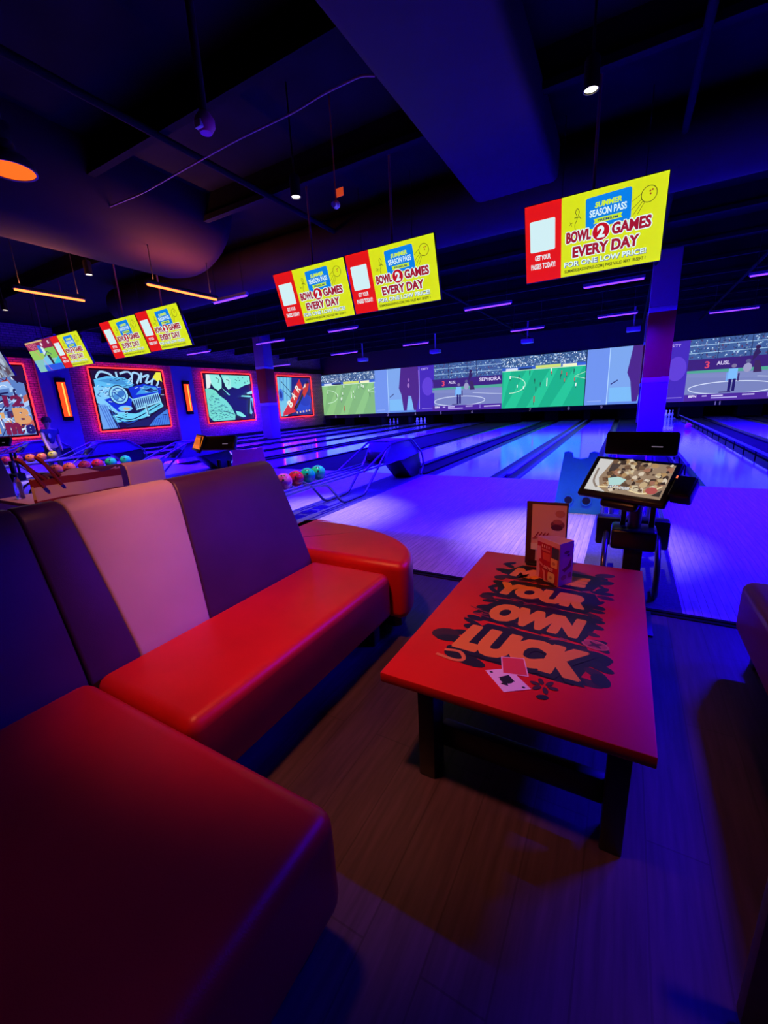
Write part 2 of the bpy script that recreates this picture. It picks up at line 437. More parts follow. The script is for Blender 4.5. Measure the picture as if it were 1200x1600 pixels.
column(.31, .90, 13.5, 14.1, 'red banded square column behind the order kiosk')
column(.44, .98, 22.6, 23.2, 'red banded square column farthest back, mostly hidden behind another')
column(-15.82, -15.22, 15.6, 16.2, 'red banded square column in front of the brick wall murals')

# ---------------------------------------------------------------- ceiling: joists, ducts, pipes, wire
for k, y in enumerate([-1.6, .2, 2.0, 3.8, 5.6, 9.0, 10.8, 12.6, 14.4, 16.2, 18.0, 19.8, 21.6, 23.4]):
    j = MB().box(XL, XR, y - .05, y + .05, 4.52, 4.60).box(XL, XR, y - .012, y + .012, 4.60, ZC)
    struct(j.build('trim_joist', m_ceil, smooth=False), 'black steel roof joist crossing the ceiling', 'joist')['group'] = 'roof joists'
struct(MB().box(-2.20, -1.04, -2.5, 7.0, 4.2, 4.72, .10, 4).build('ceiling_duct', m_duct), 'wide painted air duct running away overhead', 'duct')
d = MB(); d.tube([(-12.5, 7.6, 4.42), (-3.2, 7.6, 4.42), (-1.4, 7.6, 4.42), (6.5, 7.6, 4.42)], .44, 32)
struct(d.build('ceiling_duct', m_duct), 'round air duct crossing behind the hanging televisions', 'duct')
d = MB(); d.lathe([(0, 0), (.5, .0), (1.0, .05), (1.22, .18), (1.3, .4), (1.3, 6.2), (0, 6.2)], (-7.6, 6.35, 4.9), 40, Matrix.Rotation(PI / 2, 3, 'X').to_3x3() , 1, .72)
struct(d.build('ceiling_duct', mat('dark_duct', (.02, .008, .012), .8, spec=.1)), 'broad rounded air duct above the orange tubes', 'duct')
for x, z, lab in ((.35, 4.45, 'thin pipe near the ceiling on the right'), (2.6, 4.4, 'thin pipe near the ceiling far right'), (-4.9, 4.5, 'thin pipe near the ceiling left of the wide duct')):
    struct(MB().cyl((x, -3, z), (x, 25, z), .04, 12).build('ceiling_pipe', m_ceil), lab, 'pipe')
d = MB(); d.tube([(-2.2, 4.03, 4.26), (-2.34, 4.03, 4.31), (-2.8, 4.05, 4.33), (-3.15, 4.05, 4.30), (-3.93, 4.02, 4.29), (-4.98, 4.12, 4.33), (-5.82, 4.1, 4.28), (-7.34, 4.1, 4.34), (-8.6, 4.1, 4.53)], .011, 6, bend=.3)
tag(d.build('ceiling_cable', mat('grey_cable', (.30, .16, .16), .6)), 'thin cable sagging below the dark ceiling', 'cable')

# ================================================================ LIGHT FIXTURES
def uv_bar(x0, x1, y, z, label, power=1.0, spread=140):
    t = thing('tube_light', label, 'light', ((x0 + x1) / 2, y, z), 'blue tube lights')
    hx = (x1 - x0) / 2
    MB().prism([(-.055, .0), (.055, .0), (.035, .06), (-.035, .06)], -hx, hx, 'YZ').build('housing', m_uvh, t)
    MB().cyl((-hx + .02, 0, -.016), (hx - .02, 0, -.016), .016, 10).build('tube', m_uvt, t)
    for s in (-1, 1): MB().cyl((s * hx * .8, 0, .06), (s * hx * .8, 0, ZC - z - .002), .006, 6).build('hanger', m_blk, t)
    light('AREA', 'tube_light_glow', (0, 0, -.04), UV_W * power * (.8 if y < 8 else 1.1 if y < 15 else 2.0), UV_COL, t, shape='RECTANGLE', size=hx * 2, size_y=.08, spread=math.radians(spread))
for a in [(-8.27, -7.2, 7.12, 3.8, 'blue tube light behind the pair of televisions left of centre'), (-11.7, -10.55, 6.9, 3.8, 'blue tube light behind and above the televisions nearest the car mural'),
          (-15.9, -14.7, 6.75, 3.8, 'blue tube light above the poster television'), (-4.3, -3.1, 6.9, 3.9, 'blue tube light hidden behind the central television pair'), (-1.1, .1, 6.9, 3.9, 'blue tube light hidden behind the right television'),
          (2.2, 3.4, 6.9, 3.9, 'blue tube light out at the right, level with the televisions'), (2.4, 3.6, 4.3, 3.9, 'added unseen blue tube light high over the right hand bench', .45),  # the bench tube is added out of view to put blue on the sofa back
          (-4.1, -2.82, 12.05, 3.8, 'blue tube light right of the central television pair'), (-1.1, .13, 11.65, 3.8, 'blue tube light just under the right television'),
          (-8.75, -7.6, 12.05, 3.8, 'blue tube light just under the central television pair'), (-12.2, -10.8, 12.2, 3.8, 'blue tube light above the column by the murals'), (-16.1, -14.65, 12.12, 3.8, 'blue tube light above the kissing couple mural'),
          (2.17, 3.4, 13.2, 3.8, 'blue tube light at the right edge of the picture'), (-4.0, -2.8, 17.0, 3.8, 'blue tube light above the soccer screen nearest the column'), (-1.06, .08, 16.4, 3.8, 'blue tube light left of the kiosk column'),
          (2.14, 3.43, 18.5, 3.8, 'blue tube light right of the kiosk column'), (-8.6, -7.4, 17.2, 3.8, 'blue tube light over the first softball screen'), (-12.5, -11.0, 17.3, 3.8, 'blue tube light over the first purple advertisement screen'), (-18.0, -16.5, 18.9, 3.8, 'blue tube light above the bar sign mural')]:
    uv_bar(*a)

def downlight(x, y, label, aim=(0, 0, -1)):
    z = 3.8; t = thing('downlight', label, 'light', (x, y, z), 'downlights over the ball racks')
    MB().lathe([(.052, 0), (.06, 0), (.06, .2), (.05, .22), (0, .22)], n=20).build('can', m_blk, t)
    MB().lathe([(0, .012), (.05, .012)], n=20).build('lens', m_lens, t)
    MB().cyl((0, 0, .22), (0, 0, ZC - z - .002), .01, 8).build('stem', m_blk, t)
    light('SPOT', 'downlight_beam', (0, 0, -.02), SPOT_W, SPOT_COL, t, Vector(aim).to_track_quat('-Z', 'Y').to_euler(), spot_size=math.radians(40), spot_blend=1.0, shadow_soft_size=.04)
for x, y, l, *q in ((-.46, 4.5, 'small white downlight above the right television'), (-3.56, 4.47, 'small white downlight left of the hanging camera'), (-12.0, 4.66, 'small white downlight at the left edge, above the poster television', (-.95, .25, -3.5)),
                (-8.2, 4.5, 'small white downlight over the rack with green balls, out of sight', (-.9, .1, -3.3))): downlight(x, y, l, *q)

def pendant(x, y, z, label, power=1.0, aim=(0, 0, 0), size=70, blend=.9):
    t = thing('pendant_lamp', label, 'lamp', (x, y, z), 'orange pendant lamps')
    MB().lathe([(.165, 0), (.18, 0), (.178, .03), (.14, .09), (.075, .13), (.06, .2), (.03, .22), (0, .22)], n=32).build('shade', mat('lamp_bronze', (.16, .10, .10), .35, metal=.6), t)
    MB().lathe([(0, .012), (.06, .018), (.168, .008)], n=32).build('lens', m_disc, t)
    MB().cyl((0, 0, .2), (0, 0, ZC - z - .002), .018, 10).build('stem', m_blk, t)
    MB().box(-.045, .045, -.045, .045, .2, .34, .01).build('junction_box', m_blk, t)
    light('SPOT', 'pendant_beam', (0, 0, -.03), RED_W * power, RED_COL, t, aim, spot_size=math.radians(size), spot_blend=blend, shadow_soft_size=.12)
pendant(-4.52, 2.03, 3.4, 'orange pendant lamp glowing at the upper left')
pendant(-1.1, .75, 3.4, 'orange pendant lamp over the red sofas', 1.75, Vector((-.2, 1.25, -3)).to_track_quat('-Z', 'Y').to_euler(), 62, .6)
pendant(-1.9, -.1, 3.5, 'added unseen orange pendant lamp aimed at the white backed sofa', 2.0, Vector((-1.1, 1.6, -2.6)).to_track_quat('-Z', 'Y').to_euler(), 40)  # added out of view to brighten the next booth's white back panel
pendant(1.0, 1.0, 3.9, 'orange pendant lamp over the right hand bench', .6, (0, 0, 0), 40)

def orange_bar(x, y0, y1, z, label):
    t = thing('orange_tube_light', label, 'light', (x, (y0 + y1) / 2, z), 'orange tube lights'); hy = (y1 - y0) / 2
    MB().box(-.04, .04, -hy, hy, .0, .05, .008).build('housing', m_blk, t)
    MB().cyl((0, -hy + .02, -.014), (0, hy - .02, -.014), .018, 10).build('tube', m_orange, t)
    for s in (-1, 1): MB().cyl((0, s * hy * .8, .05), (0, s * hy * .8, ZC - z - .3), .006, 6).build('hanger', m_blk, t)
    light('AREA', 'orange_tube_glow', (0, 0, .09), 40, RED_COL, t, (PI, 0, 0), shape='RECTANGLE', size=.06, size_y=hy * 2)
orange_bar(-6.95, 4.68, 6.08, 3.5, 'orange tube light left of the central televisions')
orange_bar(-8.7, 3.55, 4.62, 3.5, 'orange tube light at the left edge of the ceiling')

# small things hung from the ceiling
def hung(name, label, cat, x, y, z):
    return thing(name, label, cat, (x, y, z))
m_pale = mat('pale_lilac_plastic', (.5, .42, .55), .4)
t = hung('ceiling_speaker', 'small pink and white ceiling beacon near the sagging cable', 'sensor', -3.45, 3.15, 3.82)
MB().lathe([(0, 0), (.05, .0), (.085, .05), (.085, .1), (.05, .15), (0, .15)], n=20).build('body', mat('pink_shell', (.5, .06, .25), .4), t)
MB().box(-.04, .04, -.09, -.05, .01, .07, .01).build('front_panel', m_wht, t)
MB().cyl((0, 0, .15), (0, 0, ZC - 3.822), .035, 12).build('stem', m_duct, t)
t = hung('security_camera', 'small hanging camera with an orange tag above the central televisions', 'camera', -3.29, 4.9, 3.8)
MB().ball((0, 0, 0), .045).cyl((0, 0, 0), (.02, -.09, -.03), .03).build('body', m_pale, t)
MB().box(.03, .13, -.03, -.02, .06, .15, .004).build('tag', mat('orange_tag', (.7, .08, .02), .5, emit=(1, .09, .02), es=.5), t)
MB().cyl((0, 0, .03), (0, 0, ZC - 3.802), .008, 8).build('rod', mat('orange_rod', (.5, .12, .06), .5), t)
for x, y, l in ((-12.4, 20, 'white projector farthest left'), (-8.26, 20, 'white projector over the first softball screen'), (-3.97, 20, 'white projector left of the kiosk column, over soccer'), (0.0, 20, 'white projector beside the kiosk column')):
    t = hung('projector', l, 'projector', x, y, 3.74)
    MB().box(-.24, .24, -.18, .18, -.09, .09, .03, 3).build('body', m_wht, t)
    MB().cyl((.1, .17, 0), (.1, .2, 0), .05, 16).build('lens', m_blk, t)
    MB().cyl((0, 0, .09), (0, 0, ZC - 3.742), .03, 10).build('mount', m_wht, t)

# ================================================================ SCREENS OVER THE LANES
SW, SH, SZ = 4.40, 2.84, 2.21
def crowd(a, u0, v0, u1, v1, cols, n, su=.012, sv=.02):
    a.rects([(u, v, u + su * random.uniform(.5, 1.2), v + sv * random.uniform(.5, 1.2), random.choice(cols)) for u, v in [(random.uniform(u0, u1 - su), random.uniform(v0, v1 - sv)) for _ in range(n)]])
def soccer(tint):
    g1, g2 = ((122, 176, 118), (134, 190, 126)) if tint else ((28, 170, 128), (38, 190, 142))
    a = Art(SW, SH, g1, .0015)
    for k in range(0, 8, 2): a.poly([(k / 7 - .25, 0), (k / 7 - .1, 0), (k / 7 + .12, .74), (k / 7 + .03, .74)], g2)
    a.rect(0, .8, 1, 1, (60, 92, 140)); crowd(a, 0, .8, 1, 1, [(210, 225, 240), (40, 60, 120), (150, 185, 220), (230, 240, 255), (30, 40, 80), (120, 150, 200)], 420)
    a.rect(0, .735, 1, .8, (50, 90, 190))
    a.rects([(.05, .735, .2, .785, (205, 215, 235)), (.22, .735, .38, .775, (30, 50, 90)), (.42, .745, .72, .8, (200, 215, 110)), (.74, .735, .9, .79, (235, 235, 190)), (.9, .735, 1, .78, (60, 100, 210))])
    a.ring(.1, .46, .2, .012, (205, 240, 215), a0=-PI / 2, a1=PI / 2, rv=.16)
    a.line([(1, .62), (.88, .55), (1, .5)], .01, (205, 240, 215))
    a.line([(0, .735), (1, .735)], .012, (200, 235, 200))
    for k in range(17):
        u = random.uniform(.08, .95); v = random.uniform(.28, .68); c = random.choice([(235, 245, 240), (190, 60, 60), (235, 245, 240), (40, 60, 60)])
        a.rects([(u, v, u + .01, v + .06, c), (u + .001, v - .035, u + .004, v, (40, 70, 60)), (u + .006, v - .035, u + .009, v, (40, 70, 60))])
    a.rects([(.56, .4, .57, .55, (235, 245, 240)), (.41, .1, .425, .22, (170, 60, 60)), (.41, .05, .415, .1, (50, 60, 50))])
    return a
def advert():
    a = Art(SW, SH, (92, 132, 222), .0015)
    a.rect(0, 0, .24, 1, (108, 142, 226)); a.rect(.24, .04, .74, 1, (120, 160, 226)); a.rect(.235, 0, .245, 1, (165, 200, 250))
    a.line([(.27, .36), (.34, .43)], .02, (50, 60, 120)); a.rect(.26, .05, .72, .3, (120, 180, 235))
    a.rect(.70, 0, 1, 1, (66, 42, 178)); a.rect(.72, .5, .76, .92, (120, 80, 205)); a.ell(.9, .55, .09, .2, (92, 62, 205))
    a.poly([(.47, 1), (.75, 1), (.76, .36), (.71, .04), (.67, .04), (.63, .36), (.585, .37), (.55, .04), (.5, .04), (.47, .4), (.43, .55)], (72, 38, 130))
    a.line([(.76, .06), (.77, .98)], .012, (170, 160, 240)); a.ell(.59, .6, .018, .05, (150, 110, 190)); a.ell(.595, .72, .012, .04, (140, 90, 180))
    a.text('OSITY', .8, .91, .92, .955, (180, 160, 235), .02); a.line([(.8, .07), (.98, .07)], .01, (150, 130, 225)); a.line([(.03, .07), (.18, .07)], .008, (160, 185, 240))
    return a
def softball():
    a = Art(SW, SH, (116, 126, 182), .0015)
    a.rect(0, .66, 1, 1, (62, 92, 150)); crowd(a, 0, .68, 1, 1, [(150, 190, 225), (40, 45, 90), (110, 120, 170), (90, 50, 90), (180, 205, 230), (35, 60, 110)], 330)
    for v in (.78, .9): a.line([(0, v), (1, v)], .012, (150, 185, 220))
    for u in (.25, .52, .65): a.line([(u, .68), (u, 1)], .01, (40, 50, 90))
    a.rect(0, .5, 1, .68, (58, 34, 116)); a.poly([(0, .5), (1, .5), (1, .44), (0, .46)], (78, 160, 140)); a.poly([(0, .45), (1, .42), (1, .3), (0, .4)], (122, 132, 186))
    a.text('3', .15, .53, .19, .64, (220, 70, 100), .02); a.text('AUSL', .25, .57, .36, .63, (205, 195, 235), .03); a.text('SEPHORA', .69, .58, .98, .65, (215, 205, 240), .02)
    a.ring(.4, .2, .37, .014, (205, 215, 240), rv=.1, n=40); a.line([(.6, .36), (1, .3)], .01, (190, 200, 230))
    a.rects([(.37, .14, .395, .34, (34, 26, 100)), (.405, .14, .43, .34, (34, 26, 100)), (.36, .33, .435, .5, (120, 180, 240)), (.44, .3, .455, .42, (60, 50, 110)), (.345, .3, .36, .44, (110, 160, 230))]); a.ell(.4, .54, .022, .03, (120, 110, 150)); a.line([(.3, .13), (.4, .135)], .018, (60, 50, 110))
    a.ell(.51, .5, .035, .07, (150, 150, 190)); a.ell(.51, .6, .02, .03, (90, 90, 140)); a.poly([(.54, .6), (.6, .72), (.56, .8), (.54, .7)], (50, 34, 90)); a.poly([(.56, .6), (.6, .6), (.63, .42), (.56, .42)], (60, 40, 90)); a.ell(.57, .8, .02, .03, (50, 30, 80))
    a.rect(0, 0, 1, .11, (74, 40, 150)); a.text('ESPN', .04, .06, .11, .1, (230, 225, 250), .04)
    a.rects([(.16, .07, .2, .09, (190, 180, 235)), (.24, .07, .34, .09, (200, 190, 240)), (.24, .035, .46, .055, (170, 160, 225)), (.5, .07, .6, .09, (190, 180, 235)), (.76, .055, .98, .075, (210, 205, 245)), (.7, .03, .71, .1, (140, 120, 210))])
    return a
arts = [soccer(True), advert(), softball(), soccer(False), advert(), softball()]
for i, (x, a, l) in enumerate(zip([-17.42, -13.0, -8.69, -4.27, .21, 4.65], arts, ['projected soccer match on the screen above lanes 1 and 2', 'projected purple advertisement above lanes 3 and 4', 'projected softball game above lanes 5 and 6', 'projected soccer match on the bright green screen above lanes 7 and 8', 'projected purple advertisement behind the striped column', 'projected softball game at the right edge of the picture'])):
    a.W = SW
    t = thing('projection_screen', l, 'screen', (x, YM + .045, SZ), 'screens above the lanes')
    o = a.build('picture', m_scr, t); o.scale.x = (4.56 if i == 0 else 4.44) / SW
    o.location.y = -.03
    w_ = (4.56 if i == 0 else 4.44) / 2
    MB().box(-w_, w_, -.02, .004, -SH / 2, SH / 2).build('backing', m_mask, t, smooth=False)

# ================================================================ MURALS ON THE BRICK WALL
TOWALL = Matrix(((0, -1, 0, 0), (1, 0, 0, 0), (0, 0, 1, 0), (0, 0, 0, 1)))   # picture's right = +Y, its face = +X
def mural_car():
    a = Art(3.14, 2.44, (24, 14, 40), .0012); LB, CY, RB, DK = (130, 205, 250), (95, 190, 245), (20, 50, 215), (16, 14, 60)
    for p in ([(.05, .86), (.12, .97), (.25, .93), (.3, .82)], [(.33, .98), (.34, .8)], [(.38, .95), (.5, .99), (.55, .9), (.48, .83)], [(.53, .8), (.57, .97), (.66, .93), (.6, .78)], [(.7, .98), (.66, .8)], [(.7, .9), (.8, .94), (.74, .8), (.84, .84)], [(.82, .75), (.86, .87), (.94, .84), (.9, .74)]): a.line(p, .035, (165, 215, 250), True)
    a.poly([(.86, .9), (.93, 1), (1, 1), (1, .82), (.96, .86), (.93, .82)], (240, 235, 60))
    a.poly([(.02, .84), (.2, .9), (.44, .88), (.56, .76), (.46, .7), (.3, .72), (.02, .7)], CY); a.poly([(.06, .82), (.2, .86), (.4, .84), (.46, .76), (.3, .76)], (70, 150, 215))
    a.poly([(.0, .72), (.3, .72), (.5, .5), (.3, .2), (0, .45)], LB); a.poly([(.46, .7), (.7, .78), (.97, .72), (.95, .6), (.5, .5)], RB); a.poly([(.55, .58), (.7, .75), (.88, .72), (.92, .64)], (70, 160, 235)); a.poly([(.68, .65), (.8, .71), (.86, .66), (.8, .63)], (25, 35, 110))
    a.poly([(.1, .5), (.26, .28), (.44, .3), (.48, .5), (.36, .6)], RB)
    a.ell(.31, .58, .135, .17, DK); a.ell(.31, .58, .125, .155, (150, 220, 250)); a.ring(.31, .58, .09, .02, (40, 90, 180)); a.ell(.34, .6, .05, .06, (60, 120, 200)); a.ell(.27, .55, .04, .05, (80, 150, 220)); a.line([(.24, .63), (.36, .5)], .02, (40, 80, 170))
    a.poly([(.48, .5), (.9, .62), (.93, .44), (.52, .3)], (150, 215, 245))
    for k in range(13):
        u = .5 + k * .031; a.poly([(u, .485 + k * .009), (u + .018, .49 + k * .009), (u + .03, .33 + k * .011), (u + .012, .325 + k * .011)], (25, 50, 130))
    a.ell(.36, .34, .1, .05, LB); a.ell(.375, .335, .05, .025, (215, 190, 130))
    a.poly([(.16, .22), (.3, .26), (.5, .24), (.92, .44), (.95, .36), (.62, .16), (.45, .12), (.2, .1)], (110, 215, 245)); a.line([(.2, .2), (.4, .14), (.6, .22), (.9, .4)], .018, DK, True); a.line([(.24, .14), (.36, .08), (.5, .12)], .02, (30, 80, 180), True); a.line([(.66, .42), (.68, .18)], .05, (150, 220, 250)); a.line([(.67, .4), (.69, .2)], .014, DK)
    a.poly([(0, 0), (0, .42), (.1, .42), (.2, 0)], (110, 165, 235))
    for k in range(5): a.line([(.02 + .03 * k, .4), (.1 + .03 * k, .0)], .012, (50, 90, 190))
    a.poly([(.3, 0), (.5, .1), (.66, .14), (.95, .34), (1, .3), (1, 0)], (30, 30, 80)); a.poly([(.66, 0), (.8, .16), (1, .3), (1, 0)], (70, 130, 225))
    for k in range(7): a.line([(.7 + .04 * k, .0), (.76 + .04 * k, .1 + .02 * k)], .012, (40, 70, 190))
    for k in range(60):
        u, v = random.choice([(random.uniform(.05, .5), random.uniform(.7, .86)), (random.uniform(.5, .92), random.uniform(.55, .72)), (random.uniform(.15, .9), random.uniform(.1, .34))]); a.line([(u, v), (u + random.uniform(.03, .09), v + random.uniform(-.01, .035))], .008, random.choice([(24, 40, 120), (190, 232, 252), (60, 130, 215), (16, 14, 60)]))
    for k in range(26):
        u, v = random.uniform(0, .28), random.uniform(.45, .75); a.line([(u, v), (u + .04, v + random.uniform(-.05, .05))], .012, random.choice([(30, 60, 150), (180, 225, 250)]))
    return a
def mural_kiss():
    a = Art(3.0, 2.4, (24, 20, 62), .0012); C = (130, 232, 222)
    a.poly([(.36, 1), (1, 1), (1, .82), (.86, .78), (.7, .7), (.56, .74), (.46, .76), (.4, .84)], C)
    a.poly([(.1, 1), (.32, 1), (.36, .9), (.35, .8), (.34, .72), (.26, .66), (.18, .72), (.13, .82)], (150, 240, 230)); a.poly([(.05, 1), (.12, 1), (.14, .84), (.1, .72), (.03, .7)], (225, 240, 240))
    a.poly([(.4, .96), (.5, .97), (.56, .9), (.55, .72), (.48, .68), (.42, .76)], (165, 240, 232)); a.line([(.46, .9), (.52, .88), (.5, .78)], .014, (24, 20, 62)); a.line([(.24, .94), (.3, .9), (.28, .82)], .014, (24, 20, 62))
    a.poly([(.0, .7), (.1, .7), (.2, .66), (.26, .56), (.4, .44), (.5, .28), (.56, .1), (.54, 0), (.08, 0), (0, .1)], (120, 222, 205))
    for k in range(150):
        u = random.uniform(.01, .46); v = random.uniform(.02, .62)
        if v < .7 - u * 1.1 + .02: a.rects([(u, v, u + .03, v + .01, (45, 110, 130))])
    a.line([(0, .22), (.3, .2), (.5, .12)], .014, (24, 20, 62), True)
    a.poly([(.54, .2), (.66, .16), (.76, .06), (.7, .04), (.56, .1)], C); a.poly([(.3, .72), (.36, .66), (.46, .56), (.43, .55)], C)
    a.poly([(.7, .52), (.9, .5), (.96, .52), (.9, .54), (.72, .545)], C); a.poly([(.84, .6), (.98, .66), (.98, .58), (.86, .57)], (150, 225, 240)); a.poly([(.86, .12), (.92, .5), (.98, .48), (.94, .16), (.9, .1)], (120, 200, 225)); a.ell(.93, .3, .02, .15, (24, 20, 62))
    for k in range(10): a.ell(random.uniform(.6, .95), random.uniform(.82, .96), .012, .012, (50, 100, 120), 8)
    return a
def mural_bar():
    a = Art(2.95, 2.4, (20, 24, 130), .0012)
    a.poly([(0, 0), (0, 1), (.42, 1), (.36, .5), (.2, .0)], (120, 196, 232))
    for k in range(4): a.line([(.08 + .1 * k, 1), (.02 + .1 * k, .4)], .03, (70, 140, 205))
    a.line([(.1, .9), (.42, .55)], .02, (20, 20, 70)); a.line([(.12, .68), (.36, .45)], .014, (20, 20, 70)); a.ell(.06, .55, .07, .16, (60, 110, 220)); a.ell(.06, .55, .035, .09, (30, 40, 150))
    a.ell(.7, .25, .25, .2, (36, 60, 210)); a.ell(.8, .4, .2, .16, (30, 44, 190))
    for k in range(5): a.ell(.5 + k * .1, .07 + .01 * k, .025, .03, (225, 180, 170), 10)
    a.poly([(.2, .02), (.36, .1), (.5, .18), (.98, .86), (.9, .92), (.6, .4), (.3, .0)], (24, 20, 44))
    a.poly([(.08, .1), (.46, .6), (.4, .6), (.66, .98), (.76, .68), (.7, .7), (.4, .18), (.48, .1), (.06, .0)], (212, 34, 44)); a.poly([(.72, .6), (.8, .84), (.97, .86), (.9, .66), (.76, .46)], (200, 40, 46)); a.poly([(.74, .72), (.84, .86), (.84, .76)], (230, 220, 215))
    a.line([(.08, .1), (.46, .6)], .016, (240, 150, 140)); a.line([(.44, .16), (.74, .66)], .016, (120, 20, 30))
    for ch, u, v in (('B', .24, .22), ('A', .37, .42), ('R', .52, .62)): a.text(ch, u, v, u + .12, v + .2, (235, 240, 230), .03, 0, .72)
    return a
def mural_graffiti():
    a = Art(3.2, 2.44, (92, 130, 196), .0012); pal = [(40, 40, 110), (150, 190, 240), (110, 30, 60), (214, 150, 84), (170, 205, 245), (60, 70, 150), (200, 100, 70)]
    for k in range(60):
        u, v = random.uniform(0, .95), random.uniform(0, .95); du, dv = random.uniform(.04, .14), random.uniform(.05, .2); c = random.choice(pal)
        a.poly([(u, v), (u + du, v + .3 * dv), (u + .8 * du, v + dv), (u + .1 * du, v + .8 * dv)], c)
    for k in range(150):
        u, v = random.uniform(.02, .9), random.uniform(.02, .9); p = [(u + random.uniform(-.06, .08), v + random.uniform(-.1, .1)) for _ in range(4)]
        a.line(p, random.choice([.010, .014, .022]), random.choice([(30, 24, 80), (24, 20, 70), (175, 210, 250), (225, 235, 250), (110, 24, 50)]), True)
    a.poly([(.42, .74), (.56, .6), (.7, .58), (.6, .5), (.4, .56)], (24, 20, 84)); a.poly([(.78, 1), (1, 1), (1, .74), (.9, .78)], (40, 14, 48))
    a.text('T', .52, .04, .72, .34, (222, 170, 96), .07); a.text('T', .55, .05, .69, .31, (150, 205, 245), .02)
    a.text('B', .8, .16, .96, .4, (222, 160, 92), .06); a.text('12', .74, .42, .92, .58, (120, 28, 60), .06); a.text('m', .7, .02, .84, .2, (128, 30, 50), .08)
    a.text('8', .88, .01, .97, .15, (36, 30, 100), .06); a.poly([(.5, 0), (.56, 0), (.54, .16), (.5, .2)], (235, 230, 90))
    return a
def mural(y0, y1, a, label):
    z0, z1 = .85, 3.50
    t = thing('framed_mural', label, 'mural', (XL, (y0 + y1) / 2, (z0 + z1) / 2), 'neon framed murals')
    hy, hz = (y1 - y0) / 2, (z1 - z0) / 2
    MB().box(.01, .07, -hy + .03, hy - .03, -hz + .03, hz - .03).build('backing_panel', m_dark, t, smooth=False)
    o = a.build('self_lit_picture', m_art, t); o.matrix_local = Matrix.Translation((.072, 0, 0)) @ TOWALL
    sy = (2 * hy - .2) / a.W; sz = (2 * hz - .2) / a.H; o.matrix_local = Matrix.Translation((.072, 0, 0)) @ TOWALL @ Matrix.Diagonal((sy, 1, sz, 1))
    MB().tube([(.1, -hy, -hz + .2), (.1, -hy, hz), (.1, hy, hz), (.1, hy, -hz), (.1, -hy, -hz), (.1, -hy, -hz + .2)], .024, 8, bend=.05).build('neon_tube', m_neon, t)
    for yy, zz, ln, ax in ((0, hz, 2 * hy, 0), (0, -hz, 2 * hy, 0), (hy, 0, 2 * hz, 1), (-hy, 0, 2 * hz, 1)):
        light('AREA', 'neon_glow', (.13, yy, zz), 9, (1.0, .03, .09), t, (0, PI / 2, 0), shape='RECTANGLE', size=ln if ax else .03, size_y=.03 if ax else ln)
    return t
mural(4.25, 7.72, mural_graffiti(), 'neon framed graffiti mural at the left edge of the picture')
mural(9.92, 13.25, mural_car(), 'neon framed mural of a blue vintage car front')
mural(15.45, 18.87, mural_kiss(), 'neon framed black and aqua mural of a kissing couple')
mural(21.0, 24.45, mural_bar(), 'neon framed mural of a red bar sign, nearest the screens')
for y, l in ((8.76, 'tall red wall sconce between graffiti and car murals'), (14.33, 'tall red wall sconce between car and kissing murals')):
    t = thing('wall_sconce', l, 'wall lamp', (XL + .12, y, 2.2), 'red wall sconces')
    MB().box(.0, .10, -.17, .17, -.80, .80, .01).build('back_box', m_dark, t)
    MB().box(.10, .14, -.14, .14, -.66, .66, .01).build('glass', m_sconce, t)
    MB().box(.09, .16, -.16, .16, .66, .82, .01).box(.09, .16, -.16, .16, -.82, -.66, .01).build('end_cap', m_dark, t)
    MB().cyl((.17, .02, -.63), (.17, .02, .63), .026, 10).build('tube', m_amber, t)

